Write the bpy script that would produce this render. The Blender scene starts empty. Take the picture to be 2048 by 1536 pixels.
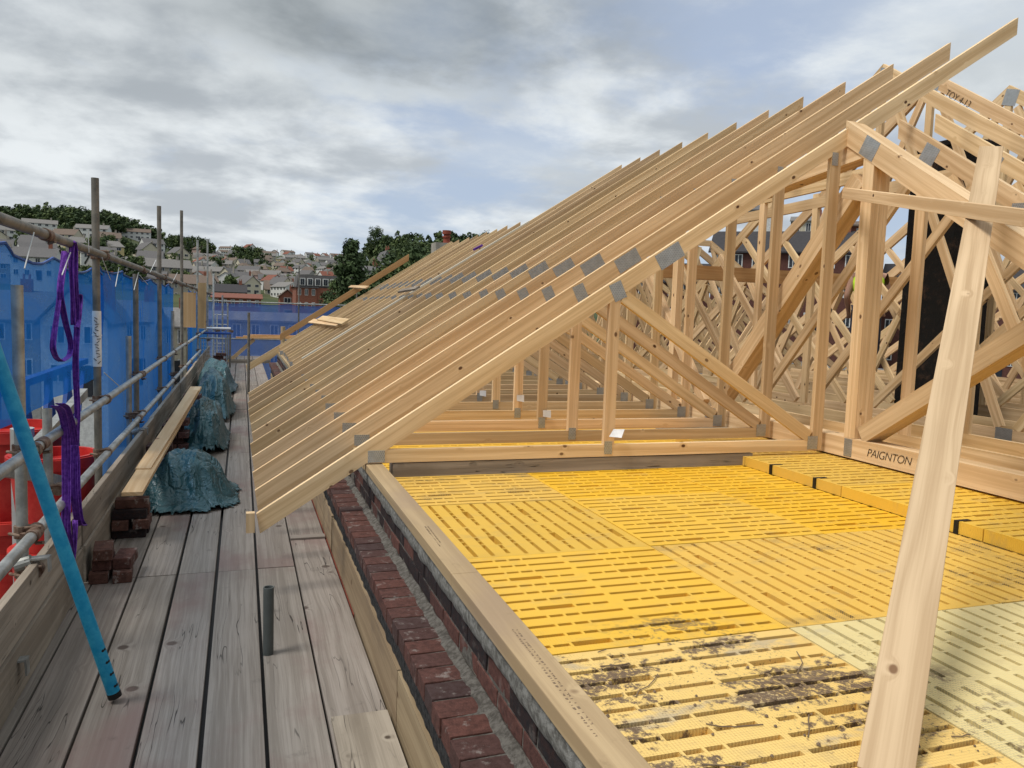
import bpy, bmesh, math, random
rad = math.radians
from mathutils import Vector, Matrix, noise
random.seed(11)
C = bpy.context.scene.collection
# ------------------------------------------------------------------ camera
F, YAW, PIT, ROL, H = 1582.9, 0.331, -0.088, 0.034, 1.65
cy, sy = math.cos(YAW), math.sin(YAW)
_f = Vector((sy, cy, 0)); _r = Vector((cy, -sy, 0)); _u = Vector((0, 0, 1))
F2 = _f*math.cos(PIT) + _u*math.sin(PIT); U2 = _u*math.cos(PIT) - _f*math.sin(PIT)
R3 = _r*math.cos(ROL) + U2*math.sin(ROL); U3 = U2*math.cos(ROL) - _r*math.sin(ROL)
CAM = Vector((0, 0, H))
def ray(x, y): return R3*((x-1024)/F) - U3*((y-768)/F) + F2
def onX(x, y, X): d = ray(x, y); return CAM + d*(X/d.x)
def onY(x, y, Y): d = ray(x, y); return CAM + d*(Y/d.y)
def onZ(x, y, Z): d = ray(x, y); return CAM + d*((Z-H)/d.z)
cam = bpy.data.cameras.new('camera'); co = bpy.data.objects.new('camera', cam); C.objects.link(co)
cam.sensor_width = 36; cam.lens = F/2048*36; cam.clip_start = 0.05; cam.clip_end = 6000
m = Matrix((R3, U3, -F2)).transposed().to_4x4(); m.translation = CAM; co.matrix_world = m
bpy.context.scene.camera = co
# ------------------------------------------------------------------ node helpers
class NT:
    def __init__(s, nt): s.nt = nt; s.L = nt.links
    def n(s, t, **k):
        x = s.nt.nodes.new(t)
        for a, b in k.items(): setattr(x, a, b)
        return x
    def put(s, sock, v):
        if hasattr(v, 'is_linked') or hasattr(v, 'links'): s.L.new(v, sock)
        elif isinstance(v, (tuple, list)) and len(v) == 3 and sock.type == 'RGBA': sock.default_value = (*v, 1)
        else: sock.default_value = v
    def math(s, op, a, b=0.0, c=0.0, clamp=False):
        x = s.n('ShaderNodeMath', operation=op, use_clamp=clamp); s.put(x.inputs[0], a); s.put(x.inputs[1], b)
        if op in ('MULTIPLY_ADD', 'SMOOTH_MIN'): s.put(x.inputs[2], c)
        return x.outputs[0]
    def vmath(s, op, a, b=(0, 0, 0)):
        x = s.n('ShaderNodeVectorMath', operation=op); s.put(x.inputs[0], a)
        s.put(x.inputs[3] if op == 'SCALE' else x.inputs[1], b)
        return x.outputs['Value'] if op in ('DOT_PRODUCT', 'LENGTH', 'DISTANCE') else x.outputs[0]
    def mix(s, f, a, b, mode='MIX'):
        x = s.n('ShaderNodeMix', data_type='RGBA', blend_type=mode); s.put(x.inputs[0], f); s.put(x.inputs[6], a); s.put(x.inputs[7], b); return x.outputs[2]
    def sstep(s, v, a, b, lo=0.0, hi=1.0):
        x = s.n('ShaderNodeMapRange', interpolation_type='SMOOTHSTEP'); s.put(x.inputs[0], v)
        for i, q in enumerate((a, b, lo, hi)): x.inputs[i+1].default_value = q
        return x.outputs[0]
    def noise(s, vec, scale=1.0, detail=4, rough=.5, dist=0.0):
        x = s.n('ShaderNodeTexNoise'); s.L.new(vec, x.inputs['Vector']); x.inputs['Scale'].default_value = scale
        x.inputs['Detail'].default_value = detail; x.inputs['Roughness'].default_value = rough; x.inputs['Distortion'].default_value = dist
        return x.outputs[0]
    def vor(s, vec, scale=1.0, feature='F1', rnd=1.0):
        x = s.n('ShaderNodeTexVoronoi', feature=feature); s.L.new(vec, x.inputs['Vector']); x.inputs['Scale'].default_value = scale; x.inputs['Randomness'].default_value = rnd
        return x.outputs
    def mul(s, vec, v): return s.vmath('MULTIPLY', vec, v)
    def comb(s, x, y, z=0.0):
        c = s.n('ShaderNodeCombineXYZ'); s.put(c.inputs[0], x); s.put(c.inputs[1], y); s.put(c.inputs[2], z); return c.outputs[0]
    def sep(s, v):
        c = s.n('ShaderNodeSeparateXYZ'); s.L.new(v, c.inputs[0]); return c.outputs
def new_mat(name, col=None, rough=.7, metal=0.0):
    m = bpy.data.materials.new(name); m.use_nodes = True
    b = m.node_tree.nodes['Principled BSDF']; b.inputs['Roughness'].default_value = rough; b.inputs['Metallic'].default_value = metal
    b.inputs['Specular IOR Level'].default_value = .3
    if col: b.inputs['Base Color'].default_value = (*col, 1)
    return m, NT(m.node_tree), b
def bump(t, b, h, strength=.3, dist=.002):
    x = t.n('ShaderNodeBump'); x.inputs['Strength'].default_value = strength; x.inputs['Distance'].default_value = dist
    t.L.new(h, x.inputs['Height']); t.L.new(x.outputs[0], b.inputs['Normal'])
def speck(name, col, col2, scale=6, rough=.8, metal=0, bmp=.3, bd=.004, coord='Object', detail=6):
    m, t, b = new_mat(name, rough=rough, metal=metal)
    tc = t.n('ShaderNodeTexCoord').outputs[coord]
    n1 = t.noise(tc, scale, detail, .65)
    t.put(b.inputs['Base Color'], t.mix(t.sstep(n1, .35, .65), col, col2))
    bump(t, b, t.noise(tc, scale*5, 5, .7), bmp, bd)
    return m
M = {}
def wood(name, c1, c2, knot, stain=None, grain=26, kd=1.0, rough=.65, weather=0.0, cracks=False, stain_amt=.5, wobble=1.7, finew=.28):
    """UV: u metres along the grain, v metres across it"""
    m, t, b = new_mat(name, rough=rough); b.inputs['Specular IOR Level'].default_value = .15
    uv = t.n('ShaderNodeUVMap').outputs[0]; rnd = t.n('ShaderNodeObjectInfo').outputs['Random']
    uv = t.vmath('ADD', uv, t.comb(t.math('MULTIPLY', rnd, 57.0), t.math('MULTIPLY', rnd, 13.0), t.math('MULTIPLY', rnd, 5.0)))
    wob = t.noise(t.mul(uv, (.9, 3, 1)), 1.0, 2, .5)
    # knots
    kv = t.vor(t.mul(uv, (3.6*kd, 5.2*kd, 1)), 1.0)['Distance']
    kcl = t.sstep(kv, 0.0, .22, 1.0, 0.0)
    g = t.noise(t.vmath('ADD', t.mul(uv, (.55, grain, 1)), t.comb(0.0, t.math('MULTIPLY', t.math('ADD', wob, t.math('MULTIPLY', kcl, .55)), wobble), 0.0)), 1.0, 2, .6)
    fine = t.noise(t.mul(uv, (3, 230, 1)), 1.0, 4, .7)
    gg = t.math('ADD', t.math('MULTIPLY', g, 1-finew), t.math('MULTIPLY', fine, finew))
    col = t.mix(t.sstep(gg, .38, .64), c1, c2)
    col = t.mix(t.sstep(kv, .092, .055), col, knot)
    big = t.noise(t.mul(uv, (.8, 1.7, 1)), 1.0, 3, .6)
    col = t.mix(t.math('MULTIPLY', t.sstep(big, .3, .7), .35), col, tuple(x*.72 for x in c1))
    hv = t.math('MULTIPLY_ADD', rnd, .30, .86); h = t.n('ShaderNodeHueSaturation'); t.put(h.inputs['Color'], col); t.put(h.inputs['Value'], hv); t.put(h.inputs['Hue'], t.math('MULTIPLY_ADD', t.math('FRACT', t.math('MULTIPLY', rnd, 7.3)), .009, .495)); col = h.outputs[0]
    if stain:
        sn = t.noise(t.mul(uv, (1.1, 2.2, 1)), 1.0, 6, .62)
        sn2 = t.noise(t.mul(uv, (6.1, 9.2, 1)), 1.0, 6, .7)
        col = t.mix(t.math('MULTIPLY', t.sstep(sn, .48, .68), stain_amt), col, stain)
        col = t.mix(t.math('MULTIPLY', t.sstep(sn2, .6, .75), .35), col, tuple(x*.35 for x in c1))
    ht = gg
    if cracks:
        ck = t.noise(t.vmath('ADD', t.mul(uv, (1.2, 34, 1)), t.comb(0.0, t.math('MULTIPLY', wob, 3.0), 0.0)), 1.0, 2, .4)
        ln = t.math('ABSOLUTE', t.math('SUBTRACT', ck, .5)); cm = t.sstep(ln, .002, .009, 1.0, 0.0)
        gate = t.sstep(t.noise(t.mul(uv, (1.7, 6, 1)), 1.0, 2), .5, .6)
        cm = t.math('MULTIPLY', cm, gate); col = t.mix(t.math('MULTIPLY', cm, .8), col, (.025, .022, .02))
        ht = t.math('SUBTRACT', gg, cm)
    t.put(b.inputs['Base Color'], col); bump(t, b, ht, .35 if not cracks else .6, .002)
    M[name] = m; return m
wood('truss_wood', (.57, .385, .20), (.78, .575, .34), (.09, .04, .02), kd=1.35)
wood('fascia_wood', (.26, .19, .115), (.37, .285, .18), (.12, .07, .04), stain=(.16, .12, .085), stain_amt=.8)
wood('brace_wood', (.43, .295, .17), (.60, .44, .275), (.16, .08, .04), grain=34, kd=1.25, wobble=2.6, finew=.22)
wood('plate_wood', (.35, .25, .14), (.46, .34, .195), (.15, .09, .05), stain=(.30, .215, .15))
wood('board_wood', (.20, .172, .145), (.30, .265, .23), (.08, .06, .05), stain=(.205, .14, .125), grain=60, kd=.8, rough=.8, wobble=3.2, finew=.42, cracks=True, stain_amt=.75)
wood('toe_wood', (.22, .185, .145), (.36, .31, .25), (.08, .06, .045), stain=(.13, .10, .075), grain=18, kd=1.3, rough=.85, cracks=True)
wood('new_plank', (.50, .33, .17), (.62, .45, .26), (.2, .1, .05))
wood('orange_wood', (.48, .25, .10), (.60, .36, .16), (.2, .1, .04))
wood('lumber_pale', (.62, .56, .44), (.74, .68, .56), (.3, .2, .12))
M['galv'] = speck('galv', (.25, .255, .24), (.40, .405, .39), 9, .49, .62, .2)
M['galv_dark'] = speck('galv_dark', (.12, .115, .10), (.22, .20, .17), 7, .6, .4, .2)
M['rust'] = speck('rust', (.11, .055, .035), (.22, .16, .12), 30, .75, .4, .4)
def plate_mat():
    m, t, b = new_mat('nail_plate', rough=.42, metal=.75)
    uv = t.n('ShaderNodeUVMap').outputs[0]
    s_ = t.sep(t.mul(uv, (1, 1, 1)))
    w = t.math('SINE', t.math('MULTIPLY', s_[0], 520.0)); w2 = t.math('SINE', t.math('MULTIPLY', s_[1], 260.0))
    k = t.sstep(t.math('MULTIPLY', w, w2), .1, .55)
    nn = t.noise(uv, 22, 4)
    col = t.mix(t.math('MULTIPLY', k, .55), t.mix(nn, (.33, .345, .345), (.58, .60, .61)), (.10, .10, .10))
    t.put(b.inputs['Base Color'], col); bump(t, b, k, .7, .001); M['nail_plate'] = m
plate_mat()
def brick_mat(name, a, bb, c=(.35, .32, .29), lime=.3):
    m, t, b = new_mat(name, rough=.85)
    tc = t.n('ShaderNodeTexCoord').outputs['Object']; at = t.n('ShaderNodeAttribute', attribute_name='tint').outputs['Fac']
    n1 = t.noise(tc, 38, 7, .7)
    base = t.mix(at, a, bb)
    base = t.mix(t.sstep(n1, .35, .7), base, t.mix(.75, base, tuple(x*.3 for x in a)))
    l = t.noise(tc, 14, 6, .7); base = t.mix(t.math('MULTIPLY', t.sstep(l, .56, .68), lime), base, c)
    t.put(b.inputs['Base Color'], base); bump(t, b, t.noise(tc, 70, 7, .75), 1.0, .006); M[name] = m
brick_mat('red_brick', (.125, .050, .038), (.062, .038, .036), lime=.5)
brick_mat('face_brick', (.15, .062, .048), (.014, .013, .015), lime=.18)
brick_mat('dark_brick', (.14, .06, .042), (.07, .05, .045), lime=.85)
M['mortar'] = speck('mortar', (.09, .08, .068), (.21, .195, .17), 45, .95, 0, 1.0, .012)
M['mortar_white'] = speck('mortar_white', (.12, .115, .10), (.30, .295, .27), 40, .95, 0, .8, .008)
M['bitumen'] = speck('bitumen', (.012, .013, .015), (.06, .062, .065), 40, .9, 0, 1.0, .015)
M['concrete'] = speck('concrete', (.10, .10, .095), (.16, .155, .15), 3, .9)
def tarp_mat():
    m, t, b = new_mat('tarp', rough=.40)
    tc = t.n('ShaderNodeTexCoord').outputs['Object']
    n = t.noise(tc, 5, 5, .6); t.put(b.inputs['Base Color'], t.mix(n, (.013, .058, .070), (.038, .125, .145)))
    r1 = t.math('ABSOLUTE', t.math('SUBTRACT', t.noise(tc, 4.2, 2, .5, .9), .5)); r2 = t.math('ABSOLUTE', t.math('SUBTRACT', t.noise(tc, 10, 3, .5, 1.4), .5))
    h = t.math('ADD', t.sstep(r1, 0, .10), t.math('MULTIPLY', t.sstep(r2, 0, .12), .35)); bump(t, b, h, .55, .03)
    b.inputs['Specular IOR Level'].default_value = .6; M['tarp'] = m
tarp_mat()
def plain(name, c, rough=.6, metal=0., c2=None): M[name] = speck(name, c, c2 or tuple(x*.75 for x in c), 4, rough, metal, .1)
plain('blue_paint', (.006, .24, .42), .42); plain('red_plastic', (.50, .012, .012), .4); plain('purple_web', (.16, .035, .36), .75, c2=(.10, .02, .25))
M['blue_paint'] = speck('blue_paint', (.006, .22, .40), (.03, .30, .47), 22, .45, 0, .3, .002); M['red_plastic'] = speck('red_plastic', (.38, .010, .010), (.50, .04, .03), 4, .5, 0, .3, .004); M['purple_web'] = speck('purple_web', (.09, .02, .22), (.19, .06, .40), 50, .8, 0, .8, .002)
plain('purple_light', (.30, .12, .50), .75); plain('black', (.012, .012, .012), .5); plain('white', (.75, .75, .73), .6); plain('paper', (.8, .8, .8), .8)
plain('stamp', (.20, .14, .09), .8); plain('marker', (.03, .018, .012), .8); plain('blue_steel', (.02, .08, .32), .5); plain('cord', (.6, .62, .62), .7); plain('red_clay', (.27, .065, .04), .85)
plain('hivis', (.55, .85, .05), .7); plain('skin', (.5, .3, .22), .6); plain('navy', (.03, .035, .06), .8); plain('alu', (.6, .62, .62), .35, .6)
plain('glass', (.03, .035, .045), .15); plain('grey_pipe', (.09, .10, .095), .55)
def soot():
    m, t, b = new_mat('soot', rough=.95); tc = t.n('ShaderNodeTexCoord').outputs['Object']
    n = t.noise(tc, 9, 8, .75); t.put(b.inputs['Base Color'], t.mix(t.sstep(n, .5, .75), (.006, .005, .004), (.055, .03, .018))); bump(t, b, n, .9, .02); M['soot'] = m
soot()
def deck_yellow(name, c, c2, dirt=0.0, dcol=(.15, .10, .06), scuff=.25, worn=None):
    m, t, b = new_mat(name, rough=.55)
    g = t.n('ShaderNodeNewGeometry').outputs['Position']; s_ = t.sep(g)
    ch = t.math('MULTIPLY', t.math('SINE', t.math('MULTIPLY', t.math('ADD', s_[0], s_[1]), 330.0)), t.math('SINE', t.math('MULTIPLY', t.math('SUBTRACT', s_[0], s_[1]), 330.0)))
    col = t.mix(t.noise(g, 2.3, 4), c, c2)
    if worn: col = t.mix(t.math('MULTIPLY', t.sstep(ch, -.2, .3), .35), col, worn)
    sc = t.noise(t.mul(g, (1, 1.6, 1)), 2.6, 6, .7)
    col = t.mix(t.math('MULTIPLY', t.math('MULTIPLY', t.sstep(sc, .53, .66), t.sstep(ch, -.1, .5)), scuff), col, (.10, .085, .08))
    if 1:
        gate = 1.0 if dirt else t.math('MULTIPLY', t.sstep(t.math('ADD', t.vmath('DISTANCE', g, (1.32, 1.6, .65)), t.math('MULTIPLY', t.noise(g, 3, 3), .5)), .78, 1.0, 1.0, 0.0), .8)
        c0 = col
        big = t.noise(t.mul(g, (1.2, 3.2, 1)), 1.7, 4, .6); sm = t.noise(g, 26, 6, .72); fine = t.noise(g, 95, 4, .7)
        k = t.math('ADD', t.math('MULTIPLY', big, 1.15), t.math('MULTIPLY', sm, .75))
        col = t.mix(t.sstep(t.noise(t.mul(g, (1, 2, 1)), 3.1, 5, .6), .56, .66, 0, .55), col, (.30, .29, .27))
        col = t.mix(t.math('MULTIPLY', t.sstep(k, .95, 1.03), t.sstep(t.noise(g, 60, 5, .75), .36, .5)), col, dcol); col = t.mix(t.math('MULTIPLY', t.math('MULTIPLY', t.sstep(fine, .58, .64), t.sstep(t.noise(g, 5, 4, .6), .42, .6)), .85), col, dcol)
        col = t.mix(gate, c0, col)
    if not dirt:
        fine = t.noise(g, 40, 4, .7); col = t.mix(t.math('MULTIPLY', t.sstep(fine, .70, .76), .6), col, (.12, .07, .03))
    gr = t.noise(t.mul(g, (1.5, 2.6, 1)), 3.3, 7, .72); col = t.mix(t.sstep(gr, .5, .75, 0, .35), col, (.32, .25, .15))
    t.put(b.inputs['Base Color'], col); bump(t, b, ch, .5, .002); M[name] = m
deck_yellow('yellow_a', (.78, .45, .03), (.75, .47, .075)); deck_yellow('yellow_b', (.78, .42, .012), (.78, .47, .04), scuff=.15)
deck_yellow('yellow_c', (.74, .46, .09), (.70, .43, .08), scuff=.9); deck_yellow('yellow_d', (.66, .40, .05), (.70, .44, .08), scuff=.2)
deck_yellow('yellow_pale', (.70, .585, .29), (.70, .56, .24), scuff=.35, worn=(.62, .555, .33)); deck_yellow('yellow_dirty', (.78, .55, .20), (.74, .50, .15), dirt=1)
def net_mat(name, tint, dif, fac):
    m = bpy.data.materials.new(name); m.use_nodes = True; t = NT(m.node_tree); m.node_tree.nodes.clear()
    out = t.n('ShaderNodeOutputMaterial'); tr = t.n('ShaderNodeBsdfTransparent'); tr.inputs[0].default_value = (*tint, 1)
    d = t.n('ShaderNodeBsdfDiffuse'); tl = t.n('ShaderNodeBsdfTranslucent'); uv = t.n('ShaderNodeUVMap').outputs[0]
    n = t.noise(t.mul(uv, (.9, .35, 1)), 1.0, 5, .6)
    cc = t.mix(n, dif, tuple(x*.6 for x in dif)); t.put(d.inputs[0], cc); t.put(tl.inputs[0], cc)
    m1 = t.n('ShaderNodeMixShader'); m1.inputs[0].default_value = .5; t.L.new(d.outputs[0], m1.inputs[1]); t.L.new(tl.outputs[0], m1.inputs[2])
    m2 = t.n('ShaderNodeMixShader'); fn = t.noise(t.mul(uv, (2.2, 1.5, 1)), 1.0, 6, .65, .6); t.put(m2.inputs[0], t.math('MULTIPLY_ADD', fn, .7, fac-.35, clamp=True))
    t.L.new(tr.outputs[0], m2.inputs[1]); t.L.new(m1.outputs[0], m2.inputs[2]); t.L.new(m2.outputs[0], out.inputs[0]); M[name] = m
net_mat('net_blue', (.42, .66, 1.0), (.018, .17, .58), .60); net_mat('net_pale', (.75, .82, 1.0), (.12, .24, .64), .70)
# ------------------------------------------------------------------ mesh builder
class MB:
    def __init__(s): s.v = []; s.f = []; s.uv = []; s.mi = []; s.tint = []; s.mat = 0; s.t = 0.0
    def face(s, pts, uvs):
        i = len(s.v); s.v += [tuple(p) for p in pts]; s.f.append(tuple(range(i, i+len(pts)))); s.uv += [tuple(u) for u in uvs]; s.mi.append(s.mat); s.tint.append(s.t)
    def prism(s, poly, ext, ud=None):
        """extrude the planar polygon by ext; ud is the direction of the grain"""
        poly = [Vector(p) for p in poly]; ext = Vector(ext)
        ud = (Vector(ud) if ud else (poly[1]-poly[0])).normalized(); n = ext.normalized(); vd = n.cross(ud)
        if vd.length < 1e-5: vd = (poly[-1]-poly[0]).normalized()
        U = lambda p: (p.dot(ud), p.dot(vd) + .71*p.dot(n))
        nn = Vector((0, 0, 0))
        for i in range(len(poly)): nn += (poly[i]-poly[0]).cross(poly[(i+1) % len(poly)]-poly[0])
        if nn.dot(ext) > 0: poly = poly[::-1]
        s.face(poly, [U(p) for p in poly]); top = [p+ext for p in poly][::-1]; s.face(top, [U(p) for p in top])
        k = len(poly)
        for i in range(k):
            a, b = poly[i], poly[(i+1) % k]; q = [b, a, a+ext, b+ext]; s.face(q, [U(p) for p in q])
        return s
    def box(s, x0, x1, y0, y1, z0, z1, ud=None):
        if ud is None: d = [x1-x0, y1-y0, z1-z0]; k = d.index(max(d)); ud = [(1, 0, 0), (0, 1, 0), (0, 0, 1)][k]
        if abs(ud[1]) > .5: return s.prism([(x0, y0, z0), (x0, y1, z0), (x0, y1, z1), (x0, y0, z1)], (x1-x0, 0, 0), ud)
        return s.prism([(x0, y0, z0), (x1, y0, z0), (x1, y0, z1), (x0, y0, z1)], (0, y1-y0, 0), ud)
    def bar(s, p0, p1, w, h, up=(0, 0, 1), sag=0):
        """board from p0 to p1: w across, h along up"""
        p0, p1 = Vector(p0), Vector(p1); d = (p1-p0).normalized(); sd = d.cross(Vector(up)).normalized(); u = sd.cross(d).normalized()
        return s.prism([p0-sd*w/2-u*h/2, p1-sd*w/2-u*h/2, p1-sd*w/2+u*h/2, p0-sd*w/2+u*h/2], sd*w, d)
    def tube(s, p0, p1, r, n=14, r1=None, hollow=0.0, caps=True):
        p0, p1 = Vector(p0), Vector(p1); r1 = r if r1 is None else r1; d = (p1-p0); L = d.length; d.normalize()
        a = d.orthogonal().normalized(); b = d.cross(a)
        A = [a*math.cos(2*math.pi*i/n)+b*math.sin(2*math.pi*i/n) for i in range(n)]
        for i in range(n):
            j = (i+1) % n; s.face([p0+A[i]*r, p0+A[j]*r, p1+A[j]*r1, p1+A[i]*r1], [(0, i/n), (0, (i+1)/n), (L, (i+1)/n), (L, i/n)])
            if hollow:
                k = hollow; q = p1-d*.08
                s.face([p1+A[i]*r1, p1+A[j]*r1, p1+A[j]*k, p1+A[i]*k], [(0, 0)]*4); s.face([p1+A[i]*k, p1+A[j]*k, q+A[j]*k, q+A[i]*k], [(0, 0)]*4)
        if caps:
            s.face([p0+x*r for x in A][::-1], [(0, 0)]*n)
            q, k = (p1-d*.08, hollow) if hollow else (p1, r1)
            s.face([q+x*k for x in A], [(0, 0)]*n)
        return s
    def build(s, name, mats, parent=None, loc=None, smooth=False, bev=0, link=True):
        if parent and link:
            w = Vector((0, 0, 0)); p = parent
            while p: w += p.location; p = p.parent
            s.v = [(a-w.x, b-w.y, c-w.z) for a, b, c in s.v]
        me = bpy.data.meshes.new(name); me.from_pydata(s.v, [], s.f)
        if not isinstance(mats, (list, tuple)): mats = [mats]
        for x in mats: me.materials.append(M[x])
        ul = me.uv_layers.new(name='UVMap')
        for i, u in enumerate(s.uv): ul.data[i].uv = u
        me.polygons.foreach_set('material_index', s.mi)
        if any(s.tint):
            at = me.attributes.new('tint', 'FLOAT', 'FACE'); at.data.foreach_set('value', s.tint)
        bm = bmesh.new(); bm.from_mesh(me); bmesh.ops.remove_doubles(bm, verts=bm.verts, dist=1e-5); bm.to_mesh(me); bm.free()
        o = bpy.data.objects.new(name, me)
        if link: C.objects.link(o)
        if smooth:
            me.polygons.foreach_set('use_smooth', [True]*len(me.polygons)); me.set_sharp_from_angle(angle=math.radians(40))
        if bev: md = o.modifiers.new('bevel', 'BEVEL'); md.width = bev; md.segments = 2; md.limit_method = 'ANGLE'
        if loc: o.location = loc
        if parent:
            o.parent = parent
        return o
def tag(o, label, cat, group=None, kind=None):
    if label: o['label'] = label
    if cat: o['category'] = cat
    if group: o['group'] = group
    if kind: o['kind'] = kind
    return o
def empty(name, loc, label, cat, group=None, rz=0):
    o = bpy.data.objects.new(name, None); C.objects.link(o); o.location = loc; o.rotation_euler.z = rz; o.empty_display_size = .1
    return tag(o, label, cat, group)
def dup(root, loc, label=None, group=None, rz=None):
    r = root.copy(); C.objects.link(r); r.location = loc
    if rz is not None: r.rotation_euler.z = rz
    if label: r['label'] = label
    if group: r['group'] = group
    for ch in list(root.children):
        c = ch.copy(); C.objects.link(c); c.parent = r
        for g in list(ch.children): d = g.copy(); C.objects.link(d); d.parent = c
    return r
ORD = ['first', 'second', 'third', 'fourth', 'fifth', 'sixth', 'seventh', 'eighth', 'ninth', 'tenth', 'eleventh', 'twelfth', 'thirteenth', 'fourteenth', 'fifteenth', 'sixteenth', 'seventeenth', 'eighteenth', 'nineteenth', 'twentieth']
def nth(i):
    if i < 20: return ORD[i]
    n = i+1; return '%d%s' % (n, {1: 'st', 2: 'nd', 3: 'rd'}.get(n % 10, 'th') if n % 100 not in (11, 12, 13) else 'th')

# ================================================================== ROOF TRUSSES
SL = .65; EX, EZ = .085, .468
RZ = lambda X: EZ + SL*(X-EX)                        # top of the main roof plane
BC0, BC1 = .742, .822                                # bottom chord
def P3(plane, off, p): return (p[0], off, p[1]) if plane == 'XZ' else (off, p[0], p[1])
def member(plane, pts, off, t, ud=None, mb=None):
    mb = mb or MB(); e = (0, t, 0) if plane == 'XZ' else (t, 0, 0)
    return mb.prism([P3(plane, off, p) for p in pts], e, P3(plane, 0, ud) if ud else None)
def strip(p0, p1, h):
    d = Vector((p1[0]-p0[0], p1[1]-p0[1])).normalized(); n = Vector((-d.y, d.x))*h/2
    return [(p0[0]-n.x, p0[1]-n.y), (p1[0]-n.x, p1[1]-n.y), (p1[0]+n.x, p1[1]+n.y), (p0[0]+n.x, p0[1]+n.y)], (d.x, d.y)
def web(plane, p0, p1, h, off, t, name, root, mat='truss_wood', plies=1):
    pts, ud = strip(p0, p1, h); mb = MB()
    for i in range(plies): member(plane, pts, off+i*(t+.0012), t, ud, mb)
    return mb.build(name, mat, root)
def plate(plane, c, a, b, ang, off, root, t=.0018):
    ca, sa = math.cos(ang), math.sin(ang)
    pts = [(c[0]+x*ca-y*sa, c[1]+x*sa+y*ca) for x, y in ((-a/2, -b/2), (a/2, -b/2), (a/2, b/2), (-a/2, b/2))]
    mb = MB(); member(plane, pts, off-t, t-.0003, (1, 0), mb)
    # uv in the plate's own frame
    mb.uv = [(x*1.0, y*1.0) for x, y in mb.uv]
    return mb.build('nail_plate', 'nail_plate', root)
PA = math.atan(SL)
T = .037
def jack(name, Y, x0, tipX, label, group, dv=.145):
    root = empty(name, (.76, Y, .735), label, 'roof truss', group)
    z0, z1 = RZ(x0), RZ(tipX)
    member('XZ', [(x0, z0), (tipX, z1), (tipX, z1-dv), (x0+.02, z0-dv+.012)], Y, T, (1, SL)).build('rafter', 'truss_wood', root)
    xb = EX + (BC1-EZ)/SL + .16
    member('XZ', [(.72, BC0), (3.9, BC0), (3.9, BC1), (xb, BC1), (.70, BC0+.045)], Y+.002, T-.004, (1, 0)).build('bottom_chord', 'truss_wood', root)
    web('XZ', (2.28, BC1), (2.28, RZ(2.28)-dv+.02), .075, Y+.0005, T-.001, 'post', root)
    web('XZ', (2.34, 1.79), (3.87, .845), .085, Y+.001, T-.002, 'diagonal_web', root)
    web('XZ', (3.94, BC0), (3.94, RZ(3.94)-dv+.04), .085, Y+.0015, T-.003, 'post', root)
    for c, a, b, g in (((.76, .782), .10, .072, 0), ((2.66, RZ(2.66)-.075), .20, .105, PA), ((2.295, 1.82), .09, .115, PA*.8), ((2.275, .80), .055, .085, 0), ((3.9, .80), .085, .095, 0), ((3.93, RZ(3.93)-.16), .05, .09, 0)):
        plate('XZ', c, a, b, g, Y, root)
    return root
Y0, DY = 4.64, .6
G1 = 'roof trusses with long overhanging rafters beside the scaffold'
T0 = jack('roof_truss', Y0, EX, 5.52, 'pale timber roof truss nearest the camera, its foot nailed above the brick ledge', G1, .126)
T1 = jack('roof_truss', Y0+DY, EX, 5.52, 'timber roof truss, second from the front of the long-rafter row over the wall', G1)
rngs = random.Random(4)
for k in range(2, 12):
    o = dup(T1, (.76+rngs.uniform(-.012, .012), Y0+DY*k, .735+rngs.uniform(-.006, .006)), 'timber roof truss, %s from the front of the long-rafter row over the wall' % nth(k))
G2 = 'shorter roof trusses farther along the wall'
T12 = jack('roof_truss', Y0+DY*12, .70, 4.12, 'timber roof truss with a short cut rafter, first behind the long-rafter row', G2)
for k in range(13, 20):
    dup(T12, (.76+rngs.uniform(-.03, .02), Y0+DY*k, .735), 'timber roof truss with a short cut rafter, %s behind the long-rafter row' % nth(k-12))
tf = jack('roof_truss', Y0+DY*19.7, EX, 4.2, 'farthest overhanging rafter truss, its foot beside the far pole on the boards', None)
# isolated rafter beyond
tb = MB(); a = onY(560, 668, 18.2); b = onY(818, 508, 18.2); tb.prism([a, b, b-Vector((0, 0, .15)), a-Vector((0, 0, .15))], (0, .04, 0))
ls = tag(tb.build('loose_rafter', 'orange_wood'), 'single raised rafter standing clear of the others at the far end of the roof', 'rafter')
# flat topped hip trusses beyond the wing (lattice seen through the posts)
def hip(Y, root):
    zf = 3.02
    for nm, pts, ud in (('top_chord', [(4.16, zf), (7.6, zf), (7.6, zf-.1), (4.16, zf-.1)], (1, 0)), ('bottom_chord', [(3.99, BC0), (10.9, BC0), (10.9, BC1), (3.99, BC1)], (1, 0)),
                        ('rafter', [(7.62, zf), (10.95, zf-3.33*SL), (10.95, zf-3.33*SL-.13), (7.62, zf-.13)], (1, -SL))):
        member('XZ', pts, Y, T, ud).build(nm, 'truss_wood', root)
    for i, (a, b) in enumerate((((4.9, .85), (5.9, 2.9)), ((6.9, .85), (7.4, 2.9)), ((5.2, 2.9), (5.25, .85)), ((8.0, .86), (8.9, 2.2)), ((4.2, 2.9), (5.5, .85)), ((5.6, .85), (6.4, 2.9)), ((6.5, 2.9), (7.6, .85)), ((7.65, 2.88), (8.4, .86)), ((8.5, .86), (9.2, 1.9)), ((9.3, 1.85), (10.0, .86)))):
        web('XZ', a, b, .07, Y+.001+.0007*i, T-.010, 'diagonal_web', root)
h0 = empty('hip_truss', (4.2, 11.9, .735), 'flat topped timber hip truss with zigzag webs, first seen through the posts', 'roof truss', 'flat topped hip trusses at the far end'); hip(11.9, h0)
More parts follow.
